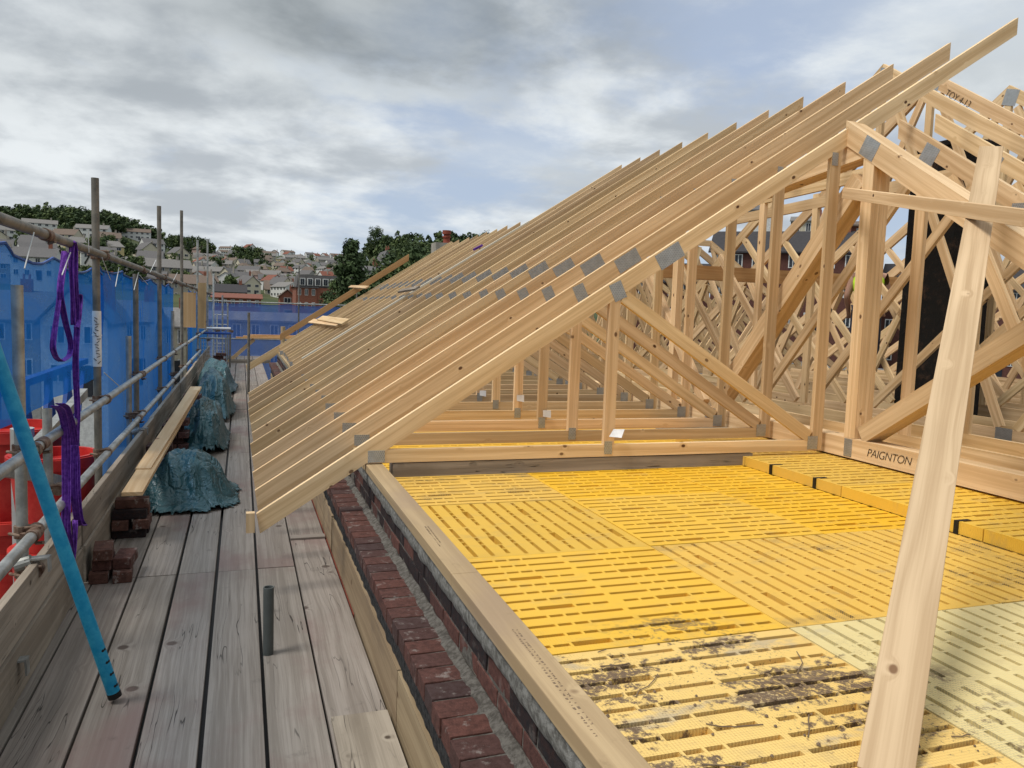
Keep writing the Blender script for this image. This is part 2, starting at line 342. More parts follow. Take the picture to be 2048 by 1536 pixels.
for k in range(1, 11): dup(h0, (4.2, 11.9+DY*k*.9, .735), 'flat topped timber hip truss with zigzag webs, %s seen through the posts' % nth(k))
# ------------------------------------------------------------------ girder (four ply) in the YZ plane
GX = 4.02
W0, WZ = 4.64, 3.085
WP = lambda Y: WZ + SL*(Y-W0)
g = empty('girder_truss', (GX, 4.4, .72), 'four ply timber girder truss with a handwritten place name on its bottom chord', 'girder truss')
def ymem(pts, off, ud, nm, root, plies=1, t=.0345, mat='truss_wood'):
    mb = MB()
    for i in range(plies): member('YZ', pts, off+i*(t+.0013), t, ud, mb)
    return mb.build(nm, mat, root)
ymem([(W0+.02, WP(W0)-.0), (1.0, WP(1.0)), (1.0, WP(1.0)-.175), (W0+.02, WP(W0)-.165)], GX, (-1, -SL), 'top_chord', g, 4)
ymem([(.9, .73), (9.2, .73), (9.2, .868), (.9, .868)], GX, (1, 0), 'bottom_chord', g, 4)
ymem(strip((4.42, .87), (4.42, 2.86), .10)[0], GX+.003, (0, 1), 'king_post', g, 4)
ymem(strip((4.32, .90), (2.80, 1.90), .115)[0], GX+.005, (-1, .66), 'diagonal_web', g, 4)
ymem(strip((4.52, 2.66), (6.15, .90), .14)[0], GX+.007, (1, -1.08), 'diagonal_web', g, 4)
ymem([(4.47, 2.80), (8.4, 2.42), (8.4, 2.56), (4.47, 2.94)], GX+.009, (1, -.1), 'binder_chord', g, 4)
ymem(strip((6.9, .87), (6.9, 2.55), .09)[0], GX+.002, (0, 1), 'post', g, 2)
ymem(strip((6.3, .9), (7.9, 2.5), .09)[0], GX+.006, (1, 1), 'diagonal_web', g, 2)
for c, a, b, an in (((4.42, 2.85), .15, .13, PA), ((4.42, .80), .075, .125, 0), ((2.78, 1.93), .12, .12, PA), ((6.15, .82), .16, .1, 0)): plate('YZ', c, a, b, an, GX, g)
def script_text(txt, loc, size, yrot, parent, shear=.25):
    cu = bpy.data.curves.new('handwriting', 'FONT'); cu.body = txt; cu.size = size; cu.shear = shear; cu.extrude = .0004; cu.offset = -.0012*size/.07
    cu.space_character = .92; cu.materials.append(M['marker'])
    o = bpy.data.objects.new('handwriting', cu); C.objects.link(o)
    # reads along -Y, stands on the -X face, turned by yrot in that face
    X = Vector((0, -math.cos(yrot), math.sin(yrot))); Z = Vector((-1, 0, 0)); Yv = Z.cross(X)
    mt = Matrix((X, Yv, Z)).transposed().to_4x4(); mt.translation = Vector(loc)-parent.location
    dg = bpy.context.evaluated_depsgraph_get(); me = bpy.data.meshes.new_from_object(o.evaluated_get(dg)); me.name = 'handwriting'
    bpy.data.objects.remove(o); o = bpy.data.objects.new('handwriting', me); C.objects.link(o)
    o.parent = parent; o.matrix_local = mt; return o
tp = onX(1733, 915, GX)
script_text('PAIGNTON', (GX-.003, tp.y, .772), .078, .02, g)
# second and third wing trusses, cut at the main slope
def wing(X, Yt, label, ridge=False, txt=None, group='roof trusses of the side wing'):
    root = empty('wing_truss', (X, 4.4, .72), label, 'roof truss', group)
    zt = WP(Yt); dv = .14
    ymem([(Yt, zt), (1.0, WP(1.0)), (1.0, WP(1.0)-dv), (Yt, zt-dv)], X, (-1, -SL), 'top_chord', root, 1, T)
    ymem([(.9, .735), (11.7, .735), (11.7, .86), (.9, .86)], X, (1, 0), 'bottom_chord', root, 1, T)
    if ridge:
        ymem([(Yt, zt), (11.6, zt-SL*(11.6-Yt)), (11.6, zt-SL*(11.6-Yt)-dv), (Yt, zt-dv)], X+.001, (1, -SL), 'top_chord', root, 1, T)
        zz = lambda Y: zt-SL*abs(Y-Yt)-dv
        for a, b in (((Yt, zt-dv), (Yt, .86)), ((Yt-.1, zt-dv-.1), (4.75, .87)), ((4.6, .87), (3.6, zz(3.6))), ((3.5, zz(3.5)), (3.0, .87)), ((Yt+.1, zt-dv-.1), (8.0, .87)), ((8.1, .87), (9.1, zz(9.1))), ((9.2, zz(9.2)), (9.9, .87)), ((Yt-.15, .87), (4.2, zz(4.2))), ((Yt+.2, .87), (8.4, zz(8.4)))):
            web('YZ', a, b, .075, X+.0015, T-.003, 'web', root)
        plate('YZ', (Yt-.03, zt-.13), .16, .16, .3, X, root); plate('YZ', (4.7, .82), .15, .1, 0, X, root); plate('YZ', (3.6, WP(3.6)-.1), .12, .1, PA, X, root)
    else:
        for a, b, h in (((4.45+X*.02, .86), (4.45+X*.02, WP(4.45)-.14), .09), ((4.3, WP(4.3)-.16), (3.3, .87), .08), ((3.2, .87), (2.9, WP(2.9)-.14), .08), ((4.55, 2.85), (6.3, .9), .08), ((6.4, .88), (6.4, 2.9), .075), ((6.5, .9), (8.0, 2.4), .075)):
            web('YZ', a, b, h, X+.0015, T-.003, 'web', root)
        ymem([(4.5, 2.8), (8.6, 2.72), (8.6, 2.82), (4.5, 2.9)], X+.001, (1, 0), 'top_chord', root, 1, T)
        plate('YZ', (4.5, WP(4.5)-.12), .14, .14, PA, X, root); plate('YZ', (3.25, .81), .2, .12, 0, X, root); plate('YZ', (3.75, WP(3.75)-.09), .13, .07, -.5+PA, X, root)
    return root
w1 = wing(4.62, 4.80, 'single ply wing truss just behind the four ply girder, its chord end cut plumb')
tp = onX(1895, 850, 4.62); script_text('7-14', (4.617, tp.y, .80), .07, .0, w1)
w2 = wing(5.22, 5.05, 'single ply wing truss, second behind the four ply girder, its chord end cut plumb')
w3 = wing(5.82, 6.30, 'full height wing truss peeping over the long rafters, nearest of those with a peak', True)
w4 = wing(6.42, 6.30, 'full height wing truss with handwriting on its sloping top chord', True)
p = onX(1888, 200, 6.42); script_text('TOY 4-13', (6.416, p.y, p.z+.045), .09, -PA, w4, .1)
w5 = wing(7.45, 6.30, 'full height wing truss with a galvanised peak plate against the sky at the right', True)
for k in range(1, 9):
    dup(w5, (7.45+.6*k, 4.4, .72), 'full height wing truss, %s behind the one whose peak shows at the right' % nth(k-1))
# cross beam seen through the posts
mb = MB(); mb.box(4.2, 8.6, 8.62, 8.76, 2.16, 2.33); tag(mb.build('cross_beam', 'orange_wood'), 'level yellow timber beam running across behind the posts of the girder', 'beam')
# the braces in the foreground
top = onX(1983, 292, 3.93); Bt = onZ(1772, 1536, .66)
d = (top-Bt).normalized(); bot = Bt - d*.02; sd = d.cross((CAM-(top+bot)/2)).normalized(); nn = sd.cross(d).normalized()
if nn.dot(CAM-bot) < 0: nn = -nn
mb = MB(); w = .058
q = [bot-sd*w, top-sd*w, top+sd*w, bot+sd*w]; mb.prism([p-nn*.045 for p in q], nn*.045, d)
tag(mb.build('diagonal_brace', 'brace_wood', bev=.002), 'wide pale knotty plank leaning from the yellow floor up against the girder', 'brace')
rr_ = ray(1950, 422); n_ = d.cross(sd); tt = (bot-CAM).dot(n_)/rr_.dot(n_); xp = CAM+rr_*(tt*.975)
a = onY(1690, 386, 4.56); e = a+(xp-a)*1.9
mb = MB(); mb.bar(a, e, .04, .072); hb = tag(mb.build('tie_timber', 'truss_wood', bev=.002), 'slightly sloping tie timber nailed across the leaning plank', 'brace')
# ================================================================== WALL
Yw0, Yw1 = .6, 17.6
bw = empty('parapet_wall', (.6, Yw0, .0), 'brick parapet with a projecting header course beside the scaffold boards', 'wall')
rb = random.Random(5)
mb = MB(); y = Yw0
while y < Yw1:
    mb.t = rb.random()**1.3; j = rb.uniform(-.0025, .0025)
    mb.box(.562+j, .70, y, y+.1025, .385+j*.3, .450+j*.5, (1, 0, 0)); y += .1135
mb.build('header_course', 'red_brick', bw, bev=.0025)
mb = MB()
for r in range(2):
    y = Yw0 - .11*r; z = .455+.074*r
    while y < Yw1:
        mb.t = 1.0 if rb.random() < .55 else rb.random()*.4; mb.box(.733+rb.uniform(-.003, .003), .84, y, y+.214, z, z+.064, (0, 1, 0)); y += .225
mb.build('upper_brickwork', 'face_brick', bw, bev=.003)
def rough_strip(prof, y0, y1, dy, amp, name, mat, parent, seed=0, close=True):
    """sweep the XZ profile along Y, roughened"""
    mb = MB(); n = int((y1-y0)/dy); rows = []
    for i in range(n+1):
        y = y0+dy*i
        rows.append([Vector((x+amp*noise.noise((x*9+seed, y*14, z*9)), y, z+amp*noise.noise((x*11, y*13+7, z*9+seed)))) for x, z in prof])
    k = len(prof)
    for i in range(n):
        for j in range(k-1 if not close else k):
            a, b = rows[i][j], rows[i][(j+1) % k]; c, d_ = rows[i+1][(j+1) % k], rows[i+1][j]
            mb.face([a, b, c, d_], [(p.y, p.x+p.z) for p in (a, b, c, d_)])
    if close: mb.face(rows[0][::-1], [(0, 0)]*k); mb.face(rows[-1], [(0, 0)]*k)
    return mb.build(name, mat, parent, smooth=True)
rough_strip([(.570, .386), (.570, .444), (.69, .446), (.735, .462), (.739, .60), (.83, .60), (.83, .386)], Yw0, Yw1, .03, .006, 'mortar_core', 'mortar', bw)
rough_strip([(.69, .449), (.705, .458), (.726, .470), (.736, .46), (.72, .446)], Yw0, Yw1, .012, .008, 'mortar_fillet', 'mortar', bw, 3)
rough_strip([(.726, .596), (.718, .612), (.712, .650), (.718, .686), (.83, .688), (.83, .60)], Yw0, Yw1, .014, .007, 'mortar_bed', 'mortar_white', bw, 5)
rough_strip([(.604, .20), (.600, .235), (.592, .378), (.70, .380), (.70, .20)], Yw0, Yw1, .02, .010, 'bitumen_band', 'bitumen', bw, 8)
for i, y in enumerate((.6, 2.98, 5.4, 7.8, 10.2, 12.6, 15.0)):
    mb = MB(); mb.box(.586, .602, y, y+2.37, -.10, .238)
    tag(mb.build('fascia_board', 'fascia_wood'), 'timber fascia board on edge between scaffold and brick ledge, %s from the camera' % nth(i), 'board', 'fascia boards along the brick ledge')
mb = MB(); mb.box(.5805, .5835, 4.2, 17.4, -.03, .001); tag(mb.build('red_batten', 'red_clay'), 'thin reddish batten running along the foot of the fascia boards', 'batten')
pr = empty('wall_plate', (.7, 1.0, .69), 'flat timber wall plate bedded on white mortar along the edge of the yellow floor', 'wall plate')
mb = MB(); mb.box(.70, .80, .9, 2.62, .688, .736); mb.box(.701, .801, 2.625, Y0+.1, .688, .735); mb.build('timber', 'plate_wood', pr, bev=.003)
mb = MB(); mb.box(.70, .80, Y0+.11, 17.5, .688, .734); mb.build('timber', 'plate_wood', pr)
# stamped grade marks along the plate: rows of short dark strokes
rs = random.Random(3)
for s0, s1 in ((1.5, 2.1), (2.95, 3.25)):
    mb = MB()
    for row in range(2):
        y = s0+row*.05
        while y < s1:
            l = rs.uniform(.008, .022); x = .735+row*.012+(y-s0)*.018; mb.box(x+rs.uniform(0, .002), x+.0062, y, y+l*.16, .7362, .7366); mb.box(x+rs.choice((0, .003, .005)), x+.0062, y+l*.16, y+l*.5, .7362, .7366) if rs.random() < .7 else None; y += l*rs.uniform(.7, 1.3)
    mb.build('grade_stamp', 'stamp', pr)
# body of the building under the roof
mb = MB(); mb.box(.65, 15.5, -3, 18.6, -8.5, .19); mb.box(.86, 15.5, -3, 18.6, .20, .585); b_ = mb.build('building_body', 'concrete'); tag(b_, 'dark masonry body of the building under the new roof', 'building')
# ================================================================== YELLOW FLOOR PANELS
def panel(x0, x1, y0, y1, zt, along, mat, label, seed, deep=.045, h=.062):
    mb = MB(); A_, B_ = ((x1-x0), (y1-y0)) if along == 'X' else ((y1-y0), (x1-x0))
    A_ -= .006; B_ -= .006; rr = random.Random(seed)
    def q(s, t, z):
        return (x0+.003+s, y0+.003+t, z) if along == 'X' else (x0+.003+t, y0+.003+s, z)
    def f(pts):
        pts = [Vector(p) for p in pts]
        if along != 'X': pts = pts[::-1]
        mb.face(pts, [(p.x, p.y) for p in pts])
    n = 12; pitch = (B_-.03)/n; t = 0.0; zb = zt-deep; k = A_/.934
    for r in range(n):
        typ = (r+seed) % 4; sw = .019
        Lr = [('L', .158), ('s', .05), ('s', .05), ('L', .158)]; Hr = [('s', .06), ('s', .055), ('H', .135), ('s', .055), ('s', .06)]
        half = Hr if typ == 2 else Lr
        if typ == 2: sw = .018
        slots = []; s = .018*k
        for hh in range(2):
            if half is Hr: s += .02*k
            for c, l in half:
                w_ = l*k; slots.append((s, s+w_, c)); s += w_+.010*k
            s = .018*k + A_/2
        tc = .015+pitch*(r+.5)
        ta, tb_ = tc-sw/2, tc+sw/2
        if typ == 2: ta2, tb2 = tc-.016, tc+.016
        else: ta2, tb2 = ta, tb_
        f([q(0, t, zt), q(A_, t, zt), q(A_, ta2, zt), q(0, ta2, zt)])
        s = 0.0
        for a, b, c in slots:
            f([q(s, ta2, zt), q(a, ta2, zt), q(a, tb2, zt), q(s, tb2, zt)])
            u, v = (ta2, tb2) if c == 'H' else (ta, tb_)
            if u > ta2: f([q(a, ta2, zt), q(b, ta2, zt), q(b, u, zt), q(a, u, zt)]); f([q(a, v, zt), q(b, v, zt), q(b, tb2, zt), q(a, tb2, zt)])
            f([q(a, u, zt), q(b, u, zt), q(b, u, zb), q(a, u, zb)]); f([q(b, v, zt), q(a, v, zt), q(a, v, zb), q(b, v, zb)])
            f([q(a, v, zt), q(a, u, zt), q(a, u, zb), q(a, v, zb)]); f([q(b, u, zt), q(b, v, zt), q(b, v, zb), q(b, u, zb)])
            f([q(a, u, zb), q(b, u, zb), q(b, v, zb), q(a, v, zb)]); s = b
        f([q(s, ta2, zt), q(A_, ta2, zt), q(A_, tb2, zt), q(s, tb2, zt)]); t = tb2
    f([q(0, t, zt), q(A_, t, zt), q(A_, B_, zt), q(0, B_, zt)])
    for a, b in (((0, 0), (A_, 0)), ((A_, 0), (A_, B_)), ((A_, B_), (0, B_)), ((0, B_), (0, 0))):
        f([q(*b, zt), q(*a, zt), q(*a, zt-h), q(*b, zt-h)])
    return tag(mb.build('floor_panel', mat), label, 'floor panel', 'slotted yellow plastic floor panels')
XS = [.79, 1.712, 2.652, 3.6]; YS = [1.17, 2.09, 3.03, 3.93, 4.90, 5.84, 6.78]
mats = {(0, 0): 'yellow_dirty', (1, 0): 'yellow_pale', (2, 0): 'yellow_pale', (0, 1): 'yellow_a', (1, 1): 'yellow_c', (2, 1): 'yellow_c', (0, 2): 'yellow_d', (1, 2): 'yellow_a', (2, 2): 'yellow_b', (0, 3): 'yellow_c', (1, 3): 'yellow_b', (2, 3): 'yellow_b'}
ydir = {(1, 0), (2, 0), (1, 1), (2, 1), (0, 2)}
colw = ['beside the wall plate', 'in the middle column', 'against the raised strip']; roww = ['nearest row', 'second row from the camera', 'third row from the camera', 'row under the nearest roof truss', 'first row behind the nearest truss', 'second row behind the nearest truss']
look = {'yellow_dirty': 'cream yellow floor panel splashed with brown mud', 'yellow_pale': 'pale greenish worn floor panel', 'yellow_a': 'bright yellow slotted floor panel', 'yellow_b': 'deep orange yellow slotted floor panel', 'yellow_c': 'scuffed light yellow slotted floor panel', 'yellow_d': 'darker ochre slotted floor panel'}
for j in range(6):
    for i in range(3):
        mt = mats.get((i, j), 'yellow_a')
        panel(XS[i], XS[i+1], YS[j], YS[j+1], .65+(.0015*((i+j) % 2)), 'Y' if (i, j) in ydir else 'X', mt, '%s %s, %s' % (look[mt], colw[i], roww[j]), i*3+j*5+1)
RY = [.74, 1.68, 2.62, 3.56, 4.50, 5.44]; RY = [y+.12 for y in RY]
rw = ['cut off by the right edge of the picture', 'right of the leaning plank', 'behind the leaning plank', 'left of the leaning plank', 'farthest, under the truss chord']
for j in range(5):
    panel(3.318, 4.26, RY[j], RY[j+1], .716, 'X', ['yellow_b', 'yellow_a', 'yellow_a', 'yellow_d', 'yellow_c'][j], 'raised thick yellow panel with holes in its side, %s' % rw[j], j+2)
    panel(4.262, 5.2, RY[j], RY[j+1], .714, 'X', 'yellow_a', 'raised yellow panel under the girder, %s' % rw[j], j+4)
for i, (px, py) in enumerate(((1455, 916), (1541, 942), (1628, 974), (1912, 1052))):
    mb = MB(); p = onX(px, py, 3.315); mb.box(3.312, 3.317, p.y-.012, p.y+.012, .652, .7175); mb.box(3.312, 3.40, p.y-.012, p.y+.012, .7165, .7185)
    tag(mb.build('strap', 'black'), 'black strap over the edge of the raised panels, %s' % ['nearest the girder foot', 'second from the truss chord', 'just left of the leaning plank', 'right of the leaning plank'][i], 'strap', 'black straps on the raised panels')
mb = MB(); mb.box(.9, 3.9, 1.08, 1.16, .60, .655); tag(mb.build('edge_timber', 'plate_wood'), 'greyish timber closing the near edge of the yellow floor', 'timber')
mb = MB(); mb.box(.86, 3.4, Y0+.005, Y0+.12, .652, .735); tag(mb.build('packing_timber', 'toe_wood'), 'old brown packing timber lying under the chord of the nearest truss', 'timber')
rt = random.Random(12); mb = MB()
for k in range(16):
    x, y = rt.uniform(.95, 1.95), rt.uniform(1.2, 2.15); an = rt.uniform(-.9, .9); L = rt.uniform(.02, .16); p = Vector((x, y, .6535))
    for q in range(4):
        e = p+Vector((math.cos(an), math.sin(an), 0))*L/4+Vector((0, 0, rt.uniform(-.001, .002))); e.z = max(.6525, e.z); mb.tube(p, e, .0016, 5, caps=False); an += rt.uniform(-.5, .5); p = e
for k in range(40):
    x, y = rt.gauss(1.35, .25), rt.gauss(1.62, .2)
    if .82 < x < 1.7 and 1.18 < y < 2.08: r_0 = rt.uniform(.002, .007); mb.tube((x, y, .6515), (x+r_0*.3, y, .6515+r_0*.8), r_0, 6, r1=r_0*.5)
tag(mb.build('twig_litter', 'stamp'), 'scattered twigs and crumbs of dried mud on the dirty near panel', 'litter', None, 'stuff')
# paper tags stapled to posts
for k, (px, py, Y) in enumerate(((1231, 868, Y0-.012), (1093, 828, Y0+2*DY-.012), (1040, 797, Y0+3*DY-.012), (965, 787, Y0+5*DY-.012))):
    p = onY(px, py, Y); mb = MB(); s_ = .055
    if k == 0: mb.prism([p+Vector((-.06, -.03, -.012)), p+Vector((.02, -.05, -.018)), p+Vector((.06, -.01, .03)), p+Vector((-.015, 0, .03))], (0, .001, .002), (1, 0, 0))
    else: mb.prism([p+Vector((-.03, -.004, -.02)), p+Vector((.035, -.01, -.03)), p+Vector((.035, -.004, .03)), p+Vector((-.03, 0, .03))], (0, .001, 0), (1, 0, 0))
    tag(mb.build('paper_tag', 'paper'), ['large white paper tag curling off the foot of the nearest post', 'white paper tag on the post of the third truss', 'white paper tag on the post of the fourth truss', 'small white paper tag on the post of the sixth truss'][k], 'paper tag')
# loose end block at the first rafter foot
mb = MB(); p = onY(494, 1026, Y0-.02); q = onY(510, 1060, Y0-.02); mb.box(p.x-.005, q.x-.002, Y0-.05, Y0-.002, q.z-.008, p.z+.004)
tag(mb.build('end_block', 'truss_wood'), 'short timber block fixed to the foot of the nearest rafter', 'block')
# batten with white membrane and loose boards lying on the rafters
def onroof(x, y, off=.0):
    d = ray(x, y); t = (EZ-SL*EX+off-CAM.z)/(d.z-SL*d.x); return CAM+d*t
a, b = onroof(604, 717, .03), onroof(1058, 443, .03)
mb = MB(); mb.bar(a, b, .045, .02, up=(-SL, 0, 1)); tag(mb.build('white_batten', 'lumber_pale'), 'long white batten lying up the slope over the far rafters', 'batten')
for i, (p0, p1, w_, lb) in enumerate((((622, 642), (680, 648), .14, 'short loose board lying flat across the far rafters, lower one'), ((640, 636), (692, 644), .14, 'short loose board overlapping another on the far rafters'), ((800, 582), (835, 576), .08, 'dark scrap of timber on the far rafters beside the batten'), ((700, 573), (735, 575), .09, 'pale scrap board near the raised rafter'))):
    a, b = onroof(*p0, .06+.03*i), onroof(*p1, .06+.03*i); mb = MB(); mb.bar(a, b, w_, .025, up=(-SL, 0, 1)); tag(mb.build('loose_board', 'new_plank' if i != 2 else 'toe_wood'), lb, 'board')
a, b = onroof(948, 499, .04), onroof(964, 491, .04); mb = MB(); mb.bar(a, b, .05, .03, up=(-SL, 0, 1)); tag(mb.build('folded_cloth', 'purple_web'), 'small purple cloth lying on the far rafters', 'cloth')
# ================================================================== CHIMNEY in the roof
ch = empty('blackened_chimney', (6.55, 6.0, .7), 'tall soot black chimney stack standing among the wing trusses', 'chimney')
mb = MB(); mb.box(6.48, 6.99, 5.94, 6.52, .6, 3.42); mb.build('stack', 'soot', ch, bev=.01)
mb = MB(); mb.box(6.465, 7.0, 5.92, 6.54, 3.422, 3.48); mb.build('cap', 'soot', ch, bev=.01)

# ================================================================== SCAFFOLD DECK
LX = [-1.05, -.822, -.594, -.366, -.139, .098, .332, .578]
gap = [.007, .009, .013, .019, .018, .012, .008]
rd = random.Random(8); lanes = ['beside the toe boards', 'second from the toe boards', 'third from the toe boards', 'fourth from the toe boards', 'fifth from the toe boards', 'sixth from the toe boards', 'beside the brick ledge']
for i in range(7):
    ys = [-.6+1.8*(i == 6), 1.22, 5.1, 9.28, 13.2, 17.1, 20.95, 24.8, 27.2] if i < 6 else [-.6, 1.9, 5.78, 9.6, 13.4, 17.3, 21.1, 25.0, 27.2]
    for j in range(8):
        if ys[j+1] < .5: continue
        mb = MB(); dz = rd.uniform(-.003, .003); a, b = LX[i]+gap[i]/2, LX[i+1]-gap[i]/2
        mb.box(a, b, ys[j]+.006, ys[j+1]-.006, -.038+dz, dz, (0, 1, 0))
        tag(mb.build('scaffold_board', 'board_wood', bev=.003), 'weathered grey scaffold board, lane %s, %s length from the camera' % (lanes[i], nth(j)), 'scaffold board', 'weathered boards of the scaffold deck')
mb = MB(); mb.box(.345, .57, .9, 3.09, .003, .022); tag(mb.build('ply_scrap', 'toe_wood'), 'flat grey board end lying over the last scaffold lane at the bottom of the picture', 'board')
mb = MB(); mb.box(.335, .575, 5.68, 5.76, .004, .016, (1, 0, 0)); tag(mb.build('cover_strip', 'board_wood'), 'narrow cover strip across a joint in the boards by the nearest rafter foot', 'strip')
mb = MB(); mb.box(-1.03, .575, -.5, 27, -.052, -.046, (0, 1, 0)); tag(mb.build('gap_darkening_sheet', 'black'), 'added black sheet under the scaffold boards, put in to darken the gaps', 'sheet')  # added sheet that blocks light from below so the board gaps read dark
# toe boards, two high
ty = [.2, 2.6, 5.05, 9.0, 12.9, 16.8, 20.6, 24.4]
for j in range(7):
    for r in range(2):
        mb = MB(); xo = -.89 - .012*r - .01*(j % 2) ; mb.box(xo, xo+.036, ty[j]+.01, ty[j+1]-.01 + (.06 if r else 0), .002+r*.222, .220+r*.222)
        tag(mb.build('toe_board', 'toe_wood', bev=.003), 'stained toe board on edge, %s course, %s length from the camera' % (['lower', 'upper'][r], nth(j)), 'toe board', 'toe boards along the scaffold')
# tubes
SX = -.945
def coupler(mb, c, ax='Y'):
    c = Vector(c)
    mb.tube(c+Vector((0, 0, -.028)), c+Vector((0, 0, .028)), .034, 12)
    d = Vector((.052, 0, 0)); mb.tube(c+d+Vector((0, -.027, 0)), c+d+Vector((0, .027, 0)), .034, 12)
    mb.box(c.x+.005, c.x+.05, c.y-.022, c.y+.022, c.z-.02, c.z+.02)
    mb.tube(c+Vector((-.045, -.03, 0)), c+Vector((.02, -.085, .0)), .007, 8); mb.tube(c+Vector((.02, -.05, .028)), c+Vector((.085, -.04, .028)), .007, 8)
    mb.box(c.x+.01, c.x+.035, c.y-.09, c.y-.065, c.z-.012, c.z+.012)
def standard(x, y, zt, label, mat='galv', coups=(1.955, .96, .585), r=.0245, zb=-2.5, group='upright scaffold tubes along the left side'):
    root = empty('scaffold_standard', (x, y, 0), label, 'scaffold tube', group)
    mb = MB(); mb.tube((x, y, zb), (x, y, zt), r, 18, hollow=r*.84); mb.build('tube', mat, root, smooth=True)
    for z in coups:
        if z < zt: mb = MB(); coupler(mb, (x, y, z)); mb.build('coupler', 'rust', root)
    return root
def toX(px, py, X): return onX(px, py, X)
p = toX(34, 570, SX); standard(SX, p.y, p.z, 'near upright galvanised tube with an open top in front of the blue net', coups=(.96, .585, .40))
p = toX(190, 356, SX); s1 = standard(SX, p.y, p.z, 'tall upright tube wrapped with a white marked sleeve', 'galv_dark')
mb = MB(); a = toX(190, 735, SX).z; b_ = toX(190, 622, SX).z; mb.tube((SX, p.y, a), (SX, p.y, b_), .0285, 18); mb.tube((SX, p.y, (a+b_)/2+.02), (SX, p.y, (a+b_)/2+.03), .031, 18); mb.build('white_sleeve', 'white', s1, smooth=True)
mb = MB(); rs = random.Random(2)
for k in range(16):
    z = a+.03+(b_-a-.06)*k/16; an = math.atan2(-p.y, -SX)+rs.uniform(-.5, .5); c = Vector((SX+math.cos(an)*.0285, p.y+math.sin(an)*.0285, z)); tv = Vector((-math.sin(an), math.cos(an), rs.uniform(-1, 1))).normalized()
    mb.bar(c-tv*.012, c+tv*.012, .004, .006, up=(math.cos(an), math.sin(an), 0))
mb.build('marks', 'marker', s1)
for px, py, lb in ((271, 548, 'dark upright tube meeting the top rail, next after the white marked one'), (318, 412, 'tall dark upright tube standing above the top rail'), (363, 421, 'slim tall upright tube, second of the pair above the top rail'), (395, 480, 'distant pale upright tube above the far end of the rail'), (415, 478, 'distant upright tube, last one above the far end of the rail')):
    p = toX(px, py, SX); standard(SX, p.y, p.z, lb, 'galv_dark' if px < 380 else 'galv')
for px, py, X, lb in ((257, 672, -.99, 'short upright tube with a rusty top in front of the net'), (94, 817, -1.02, 'short thick upright tube end carrying a sloping channel'), (345, 622, -.97, 'short upright tube farther along the blue net')):
    p = toX(px, py, X); standard(X, p.y, p.z, lb, 'galv', coups=(.585,), group='short upright tube ends')
p = onY(497, 625, 15.45); standard(.128, 15.45, p.z, 'upright tube standing in the middle of the boards at the rafter feet', 'galv_dark', coups=(), zb=-.5, group='tubes standing through the boards')
z = onY(537, 1174, 3.8).z; standard(.126, 3.8, z, 'short grey tube stub poking up through the nearest boards', 'grey_pipe', coups=(), zb=-.5, group='tubes standing through the boards')
for nm, z, ya, yb, x, lb, mt in (('top_rail', 1.955, 1.2, 27.2, -.895, 'long top rail tube holding up the blue net', 'galv_dark'), ('guard_rail', .965, 1.0, 14.6, -.89, 'middle guard rail tube of the scaffold', 'galv'), ('guard_rail', .585, .8, 19.5, -.885, 'lower guard rail tube just above the toe boards', 'galv'), ('guard_rail', .955, 15.0, 27.0, -.893, 'far length of the middle guard rail tube', 'galv')):
    root = empty('guard_rail', (x, ya, z), lb, 'scaffold tube'); mb = MB(); mb.tube((x, ya, z), (x, yb, z), .0245, 18, hollow=.02); mb.build('tube', mt, root, smooth=True)
    yy = ya+3.2
    while yy < yb-1:
        mb = MB(); mb.tube((x, yy-.05, z), (x, yy+.05, z), .031, 16); mb.tube((x+.01, yy, z-.04), (x+.045, yy-.03, z-.03), .008, 8); mb.build('sleeve_coupler', 'rust', root, smooth=True); yy += 3.9
# toe board clips
for k, (y, z) in enumerate(((4.05, .43), (3.62, .13), (8.1, .43))):
    mb = MB(); mb.tube((-.97, y, z), (-.905, y, z+.02), .03, 12); mb.bar((-.93, y, z+.03), (-.83, y, z+.035), .05, .008); mb.bar((-.835, y, z+.035), (-.832, y, z-.03), .045, .008, up=(1, 0, 0))
    tag(mb.build('board_clip', 'galv'), ['curled metal clip gripping the top of the near toe board', 'small metal clip low on the near toe board', 'metal clip on the toe board beside the tarpaulin'][k], 'clip')
# channel iron leaning on short tube, beyond the rails
mb = MB(); a, b = onX(60, 905, -1.08), onX(168, 785, -1.08); mb.bar(a, b, .05, .06); tag(mb.build('channel_iron', 'galv'), 'sloping galvanised channel beside the purple sling', 'channel')
mb = MB(); a, b = onX(-30, 935, -1.3), onX(128, 962, -1.3); mb.bar(a, b, .04, .07); tag(mb.build('cross_channel', 'galv'), 'level galvanised channel in front of the red chute', 'channel')
# blue prop
a = Vector((-.489, 3.484, .026)); b = onX(2, 738, -.845); b = a+(b-a)*1.35
bp = empty('blue_prop', tuple(a), 'long bright blue tube leaning from the boards out over the rail', 'prop')
mb = MB(); mb.tube(a, b, .0255, 22, hollow=.021); mb.build('tube', 'blue_paint', bp, smooth=True)
dd = (b-a).normalized(); mb = MB()
side = dd.cross(CAM-a).normalized(); fr = side.cross(dd).normalized()*-1
if fr.dot(CAM-a) < 0: fr = -fr
for k in range(4):
    for sg in (.45, -.0):
        c = a+dd*(.05+.055*k)+(fr*math.cos(sg+.5)+side*math.sin(sg+.5))*.0247; nrm = (c-(a+dd*(.05+.055*k))).normalized(); mb.tube(c, c+nrm*.0015, .0058, 10)
mb.build('hole', 'black', bp); mb = MB(); mb.tube(a-dd*.004, a+dd*.02, .027, 18); mb.build('foot', 'black', bp)
